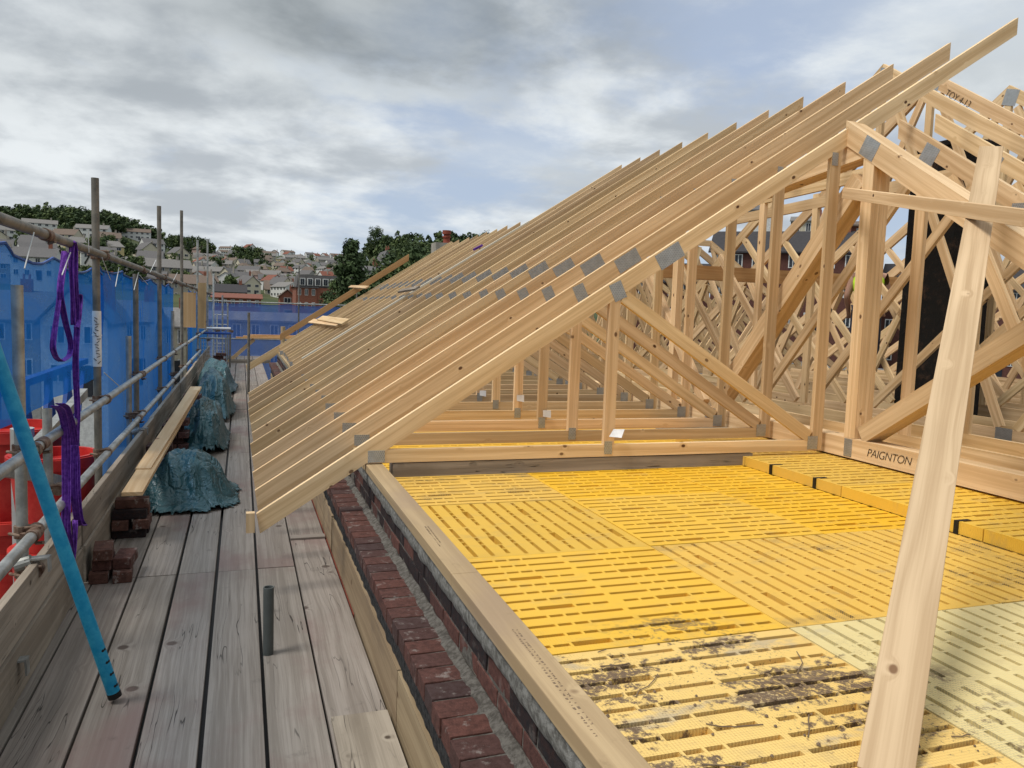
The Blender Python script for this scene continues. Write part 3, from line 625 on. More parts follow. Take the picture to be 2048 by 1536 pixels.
# slings
def ribbon(mb, pts, w, side, th=.004, uvs=None):
    P = [Vector(p) for p in pts]; Q = []
    for i in range(len(P)-1):
        for k in range(6): Q.append(P[i].lerp(P[i+1], k/6))
    Q.append(P[-1]); 
    for _ in range(4): Q = [Q[0]]+[(Q[i-1]+Q[i]*2+Q[i+1])/4 for i in range(1, len(Q)-1)]+[Q[-1]]
    s_ = Vector(side).normalized(); nr = s_.cross(Vector((0, 0, 1))).normalized(); k = 6
    def sec(c, i): return [c+s_*w*(j/k-.5)+nr*(.006*math.cos(j*math.pi)+.01*noise.noise((i*.12, j*.5, w*9))) for j in range(k+1)]
    S_ = [sec(c, i) for i, c in enumerate(Q)]
    for i in range(len(Q)-1):
        for j in range(k): mb.face([S_[i][j], S_[i][j+1], S_[i+1][j+1], S_[i+1][j]], [(i*.02, j*.01), (i*.02, j*.01+.01), (i*.02+.02, j*.01+.01), (i*.02+.02, j*.01)])
def hang(pix, X, w, mb): ribbon(mb, [onX(x, y, X) for x, y in pix], w, R3+Vector((0, 0, 0)))
def solid(o, th=.004): md = o.modifiers.new('solid', 'SOLIDIFY'); md.thickness = th; return o
sg = empty('lifting_sling', tuple(onX(150, 482, -.86)), 'long purple lifting sling looped over the top rail', 'sling')
for pix, w, X in ((((148, 484), (152, 500), (151, 560), (157, 640), (152, 700), (153, 760), (156, 830), (154, 885)), .036, -.868), (((146, 482), (143, 520), (146, 600), (148, 650)), .03, -.878),
                  (((130, 503), (125, 550), (116, 620), (106, 695), (112, 715), (124, 722)), .032, -.90), (((124, 722), (140, 712), (143, 690), (131, 640), (120, 590), (126, 540), (133, 505)), .030, -.89), (((157, 588), (163, 590), (158, 650), (154, 655)), .03, -.86)):
    mb = MB(); hang(pix, X, w, mb); solid(mb.build('strap', 'purple_web', sg, smooth=True))
sg = empty('lifting_sling', tuple(onX(125, 812, -.86)), 'second purple lifting sling hanging over the middle rail behind the blue tube', 'sling')
for pix, w, X in ((((112, 811), (124, 818), (133, 860), (135, 930), (134, 1000), (133, 1060), (141, 1100), (146, 1160)), .05, -.855), (((121, 806), (134, 812), (146, 850), (154, 910), (154, 980), (160, 1040), (168, 1050)), .046, -.848), (((168, 1050), (158, 1052), (150, 1010), (149, 940), (150, 890)), .04, -.843), (((152, 1040), (150, 1090), (146, 1125)), .03, -.85)):
    mb = MB(); hang(pix, X, w, mb); solid(mb.build('strap', 'purple_web' if X < -.85 else 'purple_web', sg, smooth=True))
# cord ties on the top rail
for k, (x0, y0, x1, y1) in enumerate(((68, 465, 49, 537), (176, 458, 178, 505), (141, 505, 124, 550), (204, 515, 221, 560), (238, 535, 231, 573), (277, 545, 268, 580), (279, 550, 296, 570), (312, 520, 300, 545), (355, 545, 343, 568), (208, 745, 238, 772))):
    a, b = onX(x0, y0, -.86), onX(x1, y1, -.86); mb = MB(); mb.tube(a, b, .0028, 6)
    tag(mb.build('cord_tie', 'cord'), 'white cord end tied to the scaffold rail, %s from the left' % nth(k), 'cord', 'white cord ties on the rails')
# nets
def net(name, path, ztop, zbot, mat, label, group, seed, sag=.05, step=.12):
    mb = MB(); n = 0; cols = []
    for i in range(len(path)-1):
        a, b = Vector((*path[i], 0)), Vector((*path[i+1], 0)); L = (b-a).length; k = max(2, int(L/step)); nr = Vector((-(b-a).y, (b-a).x, 0)).normalized()
        for j in range(k+(i == len(path)-2)): cols.append((a.lerp(b, j/k), nr, n)); n += 1
    K = 14; S_ = []
    for c, nr, i in cols:
        col = []; sg_ = sag*abs(math.sin(i*step*math.pi/1.25))**.7
        for j in range(K+1):
            z = zbot+(ztop-sg_-zbot)*j/K; o = .05*noise.noise((i*.11, z*.35, seed))+.03*noise.noise((i*.45, z*1.6, seed+3))+.02*abs(noise.noise((i*.3+z*1.5, z*.4, seed+8))); col.append(c+nr*o+Vector((0, 0, z)))
        S_.append(col)
    for i in range(len(S_)-1):
        for j in range(K): mb.face([S_[i][j], S_[i+1][j], S_[i+1][j+1], S_[i][j+1]], [(i*step, j*.2), (i*step+step, j*.2), (i*step+step, j*.2+.2), (i*step, j*.2+.2)])
    root = empty('debris_net', (*path[0], ztop), label, 'net', group); mb.build('mesh_sheet', mat, root, smooth=True)
    mb = MB()
    for i in range(0, len(S_)-1): mb.tube(S_[i][K], S_[i+1][K], .008, 5, caps=False)
    mb.build('hem', 'blue_steel', root); return root
net('debris_net', [(-1.03, 1.6), (-1.03, 6.9)], 1.90, 1.06, 'net_blue', 'near sheet of blue debris net behind the purple slings', 'blue debris nets', 1, .07)
net('debris_net', [(-1.045, 6.8), (-1.045, 14.0)], 1.93, .15, 'net_blue', 'long sheet of blue debris net along the middle of the scaffold', 'blue debris nets', 5)
net('debris_net', [(-1.05, 17.8), (-1.05, 27.2)], 1.93, -2.0, 'net_blue', 'far sheet of blue debris net beyond the tan boards', 'blue debris nets', 9)
net('debris_net', [(-1.05, 27.35), (9.0, 27.35)], 1.72, -1.6, 'net_pale', 'pale blue debris net closing the far end of the scaffold', 'blue debris nets', 13)
for z, lb in ((1.75, 'top rail of the far end net'), (.55, 'dark middle rail of the far end net')):
    mb = MB(); mb.tube((-1.0, 27.25, z), (9.0, 27.25, z), .0245, 12); tag(mb.build('end_rail', 'galv', smooth=True), lb, 'scaffold tube')
for k, x in enumerate((1.8, 3.7)): mb = MB(); mb.tube((x, 27.3, -1), (x, 27.3, 3.0-.6*k), .0245, 12); tag(mb.build('end_post', 'galv_dark', smooth=True), ['thin pole rising over the far end net', 'second pole on the far end net, nearer the rafters'][k], 'scaffold tube')
# far end bits
a = onY(384, 655, 16.2); mb = MB(); mb.box(a.x-.16, a.x+.07, 16.2, 16.23, a.z, a.z+.66); tag(mb.build('tan_board', 'new_plank'), 'upright tan board beside the far net opening', 'board')
mb = MB(); mb.box(a.x+.085, a.x+.24, 16.6, 16.63, a.z-.02, a.z+.86); tag(mb.build('tan_board', 'plate_wood'), 'taller upright tan board beside the far net opening', 'board')
lr = empty('ladder', (-.65, 26.3, 0), 'small white ladder leaning at the far end of the boards', 'ladder')
for x in (-.86, -.42): mb = MB(); mb.tube((x, 26.3, 0), (x+.01, 26.6, 1.55), .018, 8); mb.build('stile', 'alu', lr)
for k in range(5): mb = MB(); z = .12+.3*k; mb.tube((-.86, 26.3+.19*z, z), (-.42, 26.3+.19*z, z), .014, 8); mb.build('rung', 'alu', lr)
gt = empty('mesh_gate', (-.95, 21.5, 0), 'small wire mesh gate panel beside the tarpaulins', 'gate')
mb = MB()
for k in range(9): mb.tube((-.98+.075*k, 21.5, .05), (-.98+.075*k, 21.5, .75), .005, 5)
for k in range(7): mb.tube((-.98, 21.5, .08+.1*k), (-.38, 21.5, .08+.1*k), .005, 5)
mb.build('wire_mesh', 'alu', gt); mb = MB(); mb.tube((-.98, 21.5, .78), (-.38, 21.5, .78), .02, 8); mb.tube((-.98, 21.5, .0), (-.98, 21.5, .8), .02, 8); mb.tube((-.38, 21.5, .0), (-.38, 21.5, .8), .02, 8); mb.build('frame', 'galv', gt)
for k, z in enumerate((1.05, .93)): mb = MB(); mb.tube((-1.0, 21.0, z), (-.25, 21.0, z), .03, 10); tag(mb.build('cross_tube', 'white' if k == 0 else 'blue_steel'), ['short white cross tube beyond the guard rail end', 'short blue cross tube under the white one'][k], 'scaffold tube')
for k, (x, y, zt, m_) in enumerate(((-.62, 22.5, 1.4, 'alu'), (-.5, 23.5, 1.9, 'galv'), (-.75, 24.0, 2.5, 'alu'), (-.38, 24.5, 1.7, 'galv'), (-.28, 22.0, 1.05, 'galv_dark'))):
    standard(x, y, zt, 'one of the crowded far end tubes, %s from the left' % nth([3, 2, 0, 4, 5][k]-0), m_, coups=(.95,), zb=0, group='crowded tubes at the far end')
mb = MB(); a = onZ(524, 700, .0); mb.tube((.98, 20.5, .4), (.98, 20.5, 1.15), .055, 14); mb2 = MB(); mb2.tube((.98, 20.5, -.05), (.98, 20.5, .42), .06, 14)
r_ = empty('vent_pipe', (.98, 20.5, 0), 'pale vertical pipe with a black foot near the far rafter end', 'pipe'); mb.build('pipe', 'plate_wood', r_, smooth=True); mb2.build('sleeve', 'black', r_, smooth=True)
tr = empty('timber_trestle', (.2, 24.0, 0), 'rough timber trestle stacked with orange planks at the far end', 'trestle')
for k in range(3): mb = MB(); mb.box(-.15+.2*k, 2.6, 23.8+.25*k, 24.0+.25*k, .70+.03*k, .74+.03*k); mb.build('plank', 'orange_wood', tr)
for a, b in (((-.35, 23.9, .02), (.35, 23.9, .68)), ((.6, 23.9, .02), (1.5, 23.9, .72))): mb = MB(); mb.bar(a, b, .05, .1); mb.build('leg', 'new_plank', tr)
mb = MB(); mb.box(-.3, .8, 23.85, 23.95, .0, .10); mb.build('foot_rail', 'toe_wood', tr)
# bricks
def brick(x, y, z, rz, mat, label, group, tint=.3):
    mb = MB(); mb.t = tint; c, s_ = math.cos(rz), math.sin(rz); l, w, h = .1075, .051, .065
    pts = [(x+a*c-b*s_, y+a*s_+b*c, z) for a, b in ((-l, -w), (l, -w), (l, w), (-l, w))]; mb.prism(pts, (0, 0, h), (c, s_, 0))
    return tag(mb.build('brick', mat, bev=.004), label, 'brick', group)
gb = 'loose bricks piled beside the toe boards'
H_ = math.pi/2
for x, y, z, r, m_, l in ((-.785, 5.12, 0, H_, 'dark_brick', 'dark brick at the bottom left of the nearest small pile'), (-.665, 5.11, 0, H_+.08, 'dark_brick', 'dull red brick at the bottom right of the nearest small pile'), (-.775, 5.16, .067, H_+.03, 'red_brick', 'red brick in the middle left of the nearest small pile'), (-.66, 5.17, .067, H_-.06, 'red_brick', 'red brick in the middle right of the nearest small pile'), (-.772, 5.13, .134, H_+.1, 'dark_brick', 'mortar stained brick on top of the nearest small pile'),
                          (-.74, 6.02, 0, .03, 'face_brick', 'black brick at the foot of the second pile'), (-.73, 6.13, 0, .0, 'face_brick', 'black brick at the back foot of the second pile'), (-.79, 6.03, .067, H_, 'dark_brick', 'grey brick end in the middle of the second pile'), (-.66, 6.05, .067, H_, 'dark_brick', 'pale stained brick in the middle right of the second pile'), (-.735, 6.02, .134, .02, 'face_brick', 'black brick below the top of the second pile'), (-.73, 6.15, .134, .0, 'dark_brick', 'red brown brick at the back of the second pile'), (-.725, 6.06, .201, .05, 'dark_brick', 'large dull brick on top of the second pile')):
    brick(x, y, z, r, m_, l, gb, 1.0 if m_ == 'face_brick' else .2)
k = 0
for py, n, px, hh in ((7.9, 4, -.72, 5), (9.2, 3, -.70, 6), (11.0, 3, -.6, 7), (19.4, 3, -.5, 8)):
    for r in range(hh):
        for c in range(2):
            brick(px+(.115*c if r % 2 else 0)-(0 if r % 2 else .0), py+(0 if r % 2 else .115*c), r*.067, (H_ if r % 2 else 0)+random.uniform(-.08, .08), ['red_brick', 'dark_brick'][(r+c) % 2], 'brick in the stack %s, %s course, %s one' % ({7.9: 'behind the first tarpaulin', 9.2: 'under the long planks', 11.0: 'between the far tarpaulins', 19.4: 'near the mesh gate'}[py], nth(r), ['front', 'back'][c]), gb, random.random())
# tarpaulins: draped over the heaps
def tarpaulin(cx, cy, rx, ry, h, label, seed, skirt=.16, lean=0.0):
    N = 46; jr = random.Random(int(seed*10)); vs = []; fs = []; uv = []
    for i in range(N+1):
        for j in range(N+1):
            u, v = ((i+jr.uniform(-.42, .42))/N-.5)*2*(1+skirt), ((j+jr.uniform(-.42, .42))/N-.5)*2*(1+skirt)
            th = math.atan2(v, u); rr_ = (abs(u)**3.2+abs(v)**3.2)**(1/3.2)*(1+.10*noise.noise((math.cos(th)*1.5, math.sin(th)*1.5, seed)))
            s_ = 1/(1+math.exp((rr_-.80)*11)); top = 1-.30*max(0, u*lean)-.18*noise.noise((u*1.3+seed, v*1.3, 2))
            z = h*s_*top
            e = max(0.0, min(1, rr_/.6)); fold = abs(noise.noise((th*2.1, seed*3.1, z*3)))*1.3
            w = .22*h*(.6-abs(noise.noise((u*1.9+seed, v*1.6, 7))*2.6))*s_ + .05*h*abs(noise.noise((u*3.2+v*2, v*3+seed, 3)))
            k = 1-.20*e*fold*(.35+s_*1.1)
            x = cx+u*rx*k; y = cy+v*ry*k; z = max(.006, z+w+.022*abs(noise.noise((u*6, v*6, seed+9)))+jr.uniform(-.006, .009)*(.4+s_))
            vs.append((x, y, z)); uv.append((u, v))
    for i in range(N):
        for j in range(N):
            a = i*(N+1)+j; u, v = uv[a]
            if (abs(u)**2.6+abs(v)**2.6)**(1/2.6) > 1.0+skirt*.55+.10*noise.noise((u*2.3, v*2.3, seed+4)): continue
            fs.append((a, a+N+1, a+N+2, a+1))
    me = bpy.data.meshes.new('tarpaulin'); me.from_pydata(vs, [], fs); me.materials.append(M['tarp']); me.polygons.foreach_set('use_smooth', [True]*len(fs))
    bm = bmesh.new(); bm.from_mesh(me); bmesh.ops.delete(bm, geom=[v for v in bm.verts if not v.link_faces], context='VERTS'); bm.to_mesh(me); bm.free(); me.set_sharp_from_angle(angle=rad(24))
    o = bpy.data.objects.new('tarpaulin', me); C.objects.link(o); solid(o, .003); return tag(o, label, 'tarpaulin', 'blue green tarpaulins over brick piles')
tarpaulin(-.47, 7.2, .40, .62, .35, 'nearest crumpled blue green tarpaulin, spread onto the boards', 1.3, .20, -.4)
tarpaulin(-.42, 10.1, .27, 1.1, .45, 'second blue green tarpaulin heap beside the long planks', 4.1, .10)
tarpaulin(-.40, 13.0, .30, 1.45, .52, 'third blue green tarpaulin heap with brick showing through', 7.7, .10)
tarpaulin(-.48, 16.6, .38, 1.5, .46, 'farthest blue green tarpaulin heap with a flap trailing on the boards', 12.4, .18)
for i, (pa, za, pb, zb, w, lb) in enumerate((((264, 988), .36, (392, 775), .60, .13, 'lower long plank lying over the tarpaulins'), ((286, 940), .40, (388, 782), .64, .105, 'upper long plank lying on the lower one'))):
    a, b = onZ(*pa, za), onZ(*pb, zb); mb = MB(); mb.bar(a, b, w, .028); tag(mb.build('long_plank', 'new_plank', bev=.002), lb, 'plank')
# rubble chute (red) and blue frame outside the rails
p = onY(28, 850, 8.2)
rc = empty('rubble_chute', (p.x, p.y, -2), 'stack of bright red plastic chute sections with rolled rims outside the rails', 'rubble chute')
for k in range(4):
    zt = p.z-.80*k; mb = MB(); mb.tube((p.x, p.y, zt-.95), (p.x, p.y, zt), .30, 32, r1=.41, hollow=.38); mb.tube((p.x, p.y, zt-.11), (p.x, p.y, zt-.01), .435, 32, hollow=.41); mb.tube((p.x, p.y, zt-.34), (p.x, p.y, zt-.30), .39, 32); mb.build('chute_section', 'red_plastic', rc, smooth=True)
p = onY(108, 905, 7.4)
hp = empty('rubble_chute', (p.x, p.y, p.z), 'second red plastic chute just right of the short thick tube end', 'rubble chute')
for k in range(3):
    zt = p.z-.78*k; mb = MB(); mb.tube((p.x, p.y, zt-.9), (p.x, p.y, zt), .24, 28, r1=.33, hollow=.30); mb.tube((p.x, p.y, zt-.10), (p.x, p.y, zt-.01), .35, 28, hollow=.33); mb.build('chute_section', 'red_plastic', hp, smooth=True)
bf = empty('steel_trestle', (-2.2, 9.5, -1), 'blue painted steel lattice frame seen past the toe boards', 'steel frame')
for k in range(4):
    mb = MB(); y = 8.6+1.1*k; mb.box(-2.25, -2.17, y, y+.08, -2.6, .75); mb.bar((-2.2, y, -1.2), (-2.2, y+1.1, .6), .05, .05); mb.bar((-2.2, y+1.1, -1.2), (-2.2, y, .6), .05, .05); mb.build('bay', 'blue_steel', bf)
mb = MB(); mb.box(-2.26, -2.16, 8.5, 13.2, .70, .78); mb.box(-2.26, -2.16, 8.5, 13.2, -1.3, -1.22); mb.build('rail', 'blue_steel', bf)
mb = MB(); mb.tube((-1.75, 7.6, -2), (-1.75, 7.6, .55), .09, 16); tag(mb.build('white_drum', 'alu', smooth=True), 'pale upright pipe standing behind the guard rails', 'pipe')

# ================================================================== BACKGROUND
rad = math.radians
SKYL = [(-180, 1.5), (-70, 2.5), (-30, 3.6), (-14, 4.25), (-10.5, 4.75), (-7.4, 4.6), (-5.5, 3.9), (-3.5, 3.55), (-.9, 3.65), (1.5, 3.6), (6.5, 3.45), (8.6, 3.9), (11.3, 4.4), (16.3, 4.6), (22, 4), (33, 1.6), (60, 1.5), (180, 1.5)]
def lut(T_, a):
    for (x0, y0), (x1, y1) in zip(T_, T_[1:]):
        if x0 <= a <= x1: return y0+(y1-y0)*(a-x0)/(x1-x0)
    return T_[-1][1]
RSK = [(-180, 600), (-14, 560), (-5, 600), (-2, 760), (6, 760), (9, 420), (17, 380), (180, 380)]
def ground(az, r):
    E_, R_ = lut(SKYL, az), lut(RSK, az)
    if r <= 60: z = -8.5
    elif r <= 200: k = (r-60)/140; z = -8.5+k*k*(3-2*k)*9.0
    elif r <= R_: z = .5+(R_*math.tan(rad(E_)))*((r-200)/(R_-200))**1.12
    else: z = .5+R_*math.tan(rad(E_))-(r-R_)*.06
    return z + (1.2*noise.noise((az*.5, r*.02, 0)) if r > 120 else 0)
def pol(az, r, z=None): return Vector((r*math.sin(rad(az)), r*math.cos(rad(az)), (ground(az, r) if z is None else z)))
def r_at(az, el):
    lo, hi = 130, lut(RSK, az)
    for _ in range(24):
        m_ = (lo+hi)/2
        if math.degrees(math.atan2(ground(az, m_)-H, m_)) < el: lo = m_
        else: hi = m_
    return lo
m, t, b = new_mat('terrain', rough=.95); gp = t.n('ShaderNodeNewGeometry').outputs['Position']
n1 = t.noise(gp, .03, 6, .65); n2 = t.noise(gp, .35, 5, .7); ds = t.vmath('LENGTH', gp)
col = t.mix(t.sstep(n1, .4, .6), (.035, .055, .016), (.075, .085, .03)); col = t.mix(t.math('MULTIPLY', n2, .5), col, (.02, .03, .012))
col = t.mix(t.sstep(ds, 40, 130), t.mix(n2, (.09, .09, .085), (.14, .135, .12)), col); t.put(b.inputs['Base Color'], col); M['terrain'] = m
azs = [-180+8*i for i in range(19)]+[-28+1.0*i for i in range(0, 100)]+[72+8*i for i in range(14)]
azs = sorted(set(a for a in azs if a <= 176)); rs_ = [0.5, 20, 60, 80, 100, 120, 140, 160, 180, 200]+[200+22*i for i in range(1, 36)]+[1100, 1400, 1900, 2800]
mb = MB(); G_ = [[pol(a, r) for r in rs_] for a in azs]; vs = [p for row in G_ for p in row]; nr = len(rs_); na = len(azs); fs = []
for i in range(na):
    for j in range(nr-1): a = i*nr+j; c = ((i+1) % na)*nr+j; fs.append((a, c, c+1, a+1))
me = bpy.data.meshes.new('terrain'); me.from_pydata([tuple(v) for v in vs], [], [f[::-1] for f in fs]); me.materials.append(M['terrain']); me.polygons.foreach_set('use_smooth', [True]*len(fs))
o = bpy.data.objects.new('terrain', me); C.objects.link(o); o['kind'] = 'structure'
# houses
for nm, c in dict(w_white=(.62, .62, .60), w_cream=(.58, .53, .41), w_grey=(.33, .33, .32), w_green=(.36, .43, .38), w_pink=(.45, .33, .30), w_stone=(.34, .31, .26), w_yellow=(.52, .43, .22), w_brick=(.26, .10, .065),
                  r_slate=(.125, .12, .12), r_brown=(.16, .12, .095), r_red=(.20, .075, .05), r_grey=(.20, .19, .18), r_dark=(.045, .042, .045), r_pale=(.27, .25, .22)).items(): plain(nm, c, .85)
def house_mb(w, d, e, rg, hip_=0.0, floors=2, nw=3, gable=False, detail=True):
    """local frame, front towards -Y: walls, roof and windows"""
    mb = MB(); z0 = -4.0
    mb.mat = 0; mb.prism([(-w/2, -d/2, z0), (w/2, -d/2, z0), (w/2, -d/2, e), (-w/2, -d/2, e)] if not gable else [(-w/2, -d/2, z0), (w/2, -d/2, z0), (w/2, -d/2, e), (0, -d/2, rg-.1), (-w/2, -d/2, e)], (0, d, 0), (1, 0, 0))
    if not gable: 
        for sx in (-1, 1): mb.prism([(sx*w/2, -d/2, e), (sx*w/2, d/2, e), (sx*(w/2-hip_), 0, rg-.1)], (-sx*.2, 0, 0), (0, 1, 0))
    ww, wh = w/(nw*2.1), 1.25
    fh = e/floors
    def win(x, z):
        mb.mat = 2; mb.box(x-ww/2, x+ww/2, -d/2-.05, -d/2-.012, z, z+wh); mb.mat = 1; g_ = .09; mb.box(x-ww/2+g_, x-.04, -d/2-.075, -d/2-.052, z+g_, z+wh-g_); mb.box(x+.04, x+ww/2-g_, -d/2-.075, -d/2-.052, z+g_, z+wh-g_)
    for f_ in range(floors):
        for i in range(nw): win(-w/2+w*(i+.5)/nw, f_*fh+fh*.38)
    mb.mat = 1; mb.box(w/2-.35*w-.5, w/2-.35*w+.5, -d/2-.06, -d/2-.015, 0, 2.1) if floors > 1 else None
    return mb
def roof_mb(w, d, e, rg, hip_=0.0, gable=False, chim=True):
    mb = MB(); o_ = .35; th = .18
    if gable:
        for sx in (-1, 1): k = (rg-e)/(w/2); mb.prism([(0, -d/2-o_, rg+.02), (sx*(w/2+o_), -d/2-o_, e-k*o_), (sx*(w/2+o_), -d/2-o_, e-k*o_+th), (0, -d/2-o_, rg+th+.02)], (0, d+2*o_, 0), (0, 1, 0))
    else:
        k = (rg-e)/(d/2); yo = d/2+o_; ez = e-k*o_; xr = w/2+o_-hip_
        for sy in (-1, 1): mb.face([(-(w/2+o_), sy*yo, ez), (w/2+o_, sy*yo, ez), (xr, 0, rg), (-xr, 0, rg)][::-sy], [(0, 0), (w, 0), (w, d), (0, d)]); mb.prism([(-(w/2+o_), sy*yo, ez), (w/2+o_, sy*yo, ez), (w/2+o_, sy*yo, ez-.15), (-(w/2+o_), sy*yo, ez-.15)], (0, -sy*.1, 0))
        for sx in (-1, 1):
            if hip_ > 0: mb.face([(sx*(w/2+o_), -yo, ez), (sx*(w/2+o_), yo, ez), (sx*xr, 0, rg)][::sx], [(0, 0), (d, 0), (d/2, d)])
    if chim:
        mb.mat = 1; x = w*.32
        mb.box(x-.38, x+.38, -.3, .3, rg-1.0 if not gable else e, rg+.9); 
        for k in (-1, 1): mb.tube((x+k*.2, 0, rg+.9), (x+k*.2, 0, rg+1.3), .1, 6)
    return mb
protos = []
rh = random.Random(21)
cfg = [('w_white', 'r_slate', 11, 8, 5.2, 7.8, 0, False, 3), ('w_cream', 'r_brown', 10, 8, 5, 7.6, 0, False, 3), ('w_grey', 'r_slate', 9, 8, 5, 7.8, 0, False, 2), ('w_white', 'r_grey', 16, 8, 5.2, 7.4, 0, False, 5), ('w_green', 'r_slate', 9, 8, 5.2, 8, 0, False, 2),
       ('w_pink', 'r_brown', 9, 8, 5.2, 7.8, 2.5, False, 2), ('w_stone', 'r_slate', 14, 9, 5, 8, 0, False, 4), ('w_white', 'r_red', 9, 8, 4.8, 7.8, 0, True, 2), ('w_cream', 'r_slate', 8, 9, 5, 8.3, 0, True, 2), ('w_yellow', 'r_grey', 8, 8, 5.4, 7.6, 2, False, 2), ('w_white', 'r_brown', 18, 8, 5.0, 7.2, 0, False, 6), ('w_stone', 'r_grey', 22, 8, 5.0, 7.8, 0, False, 8)]
cn = {'w_white': 'white', 'w_cream': 'cream', 'w_grey': 'grey', 'w_green': 'pale green', 'w_pink': 'pinkish', 'w_stone': 'stone coloured', 'w_yellow': 'yellowish', 'w_brick': 'red brick', 'r_slate': 'slate', 'r_brown': 'brown', 'r_red': 'red', 'r_grey': 'grey'}
first = {}
def put_house(k, az, r, dz, rz, label, group, sc=1.0):
    wm, rm, w, d, e, rg, hp_, ga, nw = cfg[k]; loc = pol(az, r); loc.z += dz
    if k not in first:
        root = empty('house', (0, 0, 0), label, 'house', group)
        house_mb(w, d, e, rg, hp_, 2, nw, ga).build('wall', [wm, 'glass', 'white'], root); roof_mb(w, d, e, rg, hp_, ga).build('roof', [rm, 'w_stone'], root)
        root.location = loc; root.rotation_euler.z = rz; first[k] = root
    else: dup(first[k], loc, label, group, rz).scale = (sc, sc, sc)
def row(name, el, a0, a1, step, ks, group, jit=.25, turn=.5, sc=1.0):
    a = a0; i = 0
    while a < a1:
        k = rh.choice(ks); r = r_at(a, el+rh.uniform(-.1, .1)); w = cfg[k][2]*sc
        rz = -rad(a)+rh.uniform(-turn, turn)
        put_house(k, a, r, 0, rz, '%s house with %s roof, %s from left, %s' % (cn[cfg[k][0]], cn[cfg[k][1]], nth(i), name), group, sc)
        a += math.degrees(w/r)*step*rh.uniform(1.0, 1.0+jit); i += 1
gl = 'houses on the hillside at the left'; gm = 'houses of the town in the valley'
row('top hillside row', 3.85, -14.2, -4.6, 1.25, [0, 3, 10, 7, 5, 1], gl)
row('second hillside row', 3.25, -13.8, -3.4, 1.5, [0, 3, 10, 1, 6], gl)
row('third hillside row', 2.65, -14.0, -3.0, 1.35, [0, 2, 4, 8, 6, 9], gl)
row('fourth hillside row', 2.0, -14.0, -3.2, 1.3, [0, 2, 4, 9, 1, 8], gl)
row('fifth hillside row', 1.4, -14.0, -3.0, 1.5, [2, 6, 8, 11], gl)
row('lowest hillside row', .8, -14.0, -3.0, 1.8, [2, 6, 11], gl)
nmr = ['town skyline row']+['%s town row down' % nth(i) for i in range(1, 15)]
for i, nm in enumerate(nmr):
    el = 3.45-.2*i; row(nm, el, -2.6+.3*(i % 2), 7.4-.1*i, 1.15+.03*i+(.2 if i == 0 else 0), [0, 1, 2, 6, 8, 7, 3, 9, 11, 5, 7, 8] if i > 1 else [3, 10, 0, 7, 10], gm, .35, 1.2, .68)
# trees
def crown_mb(nc, nq, R_, hz, zc, q, seed, cone=False, mb=None, org=(0, 0, 0)):
    mb = mb or MB(); rr = random.Random(seed)
    for c in range(nc):
        while True:
            x, y, z = (rr.uniform(-1, 1) for _ in range(3)); L = math.sqrt(x*x+y*y+z*z)
            if .35 < L < 1: break
        if cone: k = 1-(z+1)/2*.8; x *= k; y *= k
        k = 1+.25*noise.noise((x*2, y*2, z*2+seed)); cx, cy_, cz = x*R_*k, y*R_*k, zc+z*hz*k; cr = R_*rr.uniform(.20, .36); mb.mat = rr.choice((0, 0, 1))
        for i in range(nq):
            d = Vector((rr.gauss(0, 1), rr.gauss(0, 1), rr.gauss(0, 1))).normalized(); p = Vector((cx, cy_, cz))+d*cr*rr.uniform(.5, 1.05)
            n_ = (d+Vector((rr.uniform(-.8, .8), rr.uniform(-.8, .8), rr.uniform(-.3, .9)))).normalized(); a = n_.orthogonal().normalized()*q*rr.uniform(.5, 1.1); b_ = n_.cross(a)*rr.uniform(.6, 1)
            p = p+Vector(org); mb.face([p-a, p-b_*.6, p+a, p+b_*.6], [(0, 0)]*4)
    return mb
def leaf(nm, a, b): 
    M[nm] = speck(nm, a, b, .5, .75, 0, .1)
leaf('leaf_dark', (.022, .042, .012), (.042, .07, .02)); leaf('leaf_mid', (.055, .085, .022), (.085, .115, .035)); leaf('leaf_light', (.08, .11, .03), (.10, .13, .045)); plain('bark', (.06, .045, .035), .9)
tprotos = []
def tree_proto(kind):
    root = empty('tree', (0, 0, 0), 'x', 'tree', 'x')
    if kind == 0: crown_mb(34, 34, 4.2, 4.2, 6.2, .75, 5).build('crown', ['leaf_dark', 'leaf_mid'], root)
    if kind == 1: crown_mb(22, 30, 3.2, 2.8, 3.8, .6, 9).build('crown', ['leaf_mid', 'leaf_light'], root)
    if kind == 2: crown_mb(60, 60, 4.5, 5.4, 7.2, .42, 15).build('crown', ['leaf_dark', 'leaf_mid'], root)
    if kind == 3: crown_mb(60, 60, 3.6, 7.5, 8.8, .42, 25, True).build('crown', ['leaf_dark', 'leaf_dark'], root)
    mb = MB(); mb.tube((0, 0, -2), (.2, 0, 5), .32, 8, r1=.16); mb.tube((.1, 0, 2.5), (1.8, .6, 5.5), .14, 6, r1=.06); mb.tube((.1, 0, 2.8), (-1.6, -.5, 6), .14, 6, r1=.06); mb.build('trunk', 'bark', root)
    return root
tp_ = {}
def put_tree(kind, loc, sc, label, group):
    if kind not in tp_: r = tp_[kind] = tree_proto(kind); r.location = loc; r['label'] = label; r['group'] = group
    else: r = dup(tp_[kind], loc, label, group)
    r.rotation_euler.z = rh.uniform(0, 6.28); r.scale = (sc, sc, sc*rh.uniform(.9, 1.15))
def trees(name, n, a0, a1, e0, e1, kinds, s0, s1, group, lb):
    L = sorted((rh.uniform(a0, a1), rh.uniform(e0, e1)) for _ in range(n))
    for i, (a, e) in enumerate(L): put_tree(rh.choice(kinds), pol(a, r_at(a, e))-Vector((0, 0, .5)), rh.uniform(s0, s1), '%s, %s from the left %s' % (lb, nth(i), name), group)
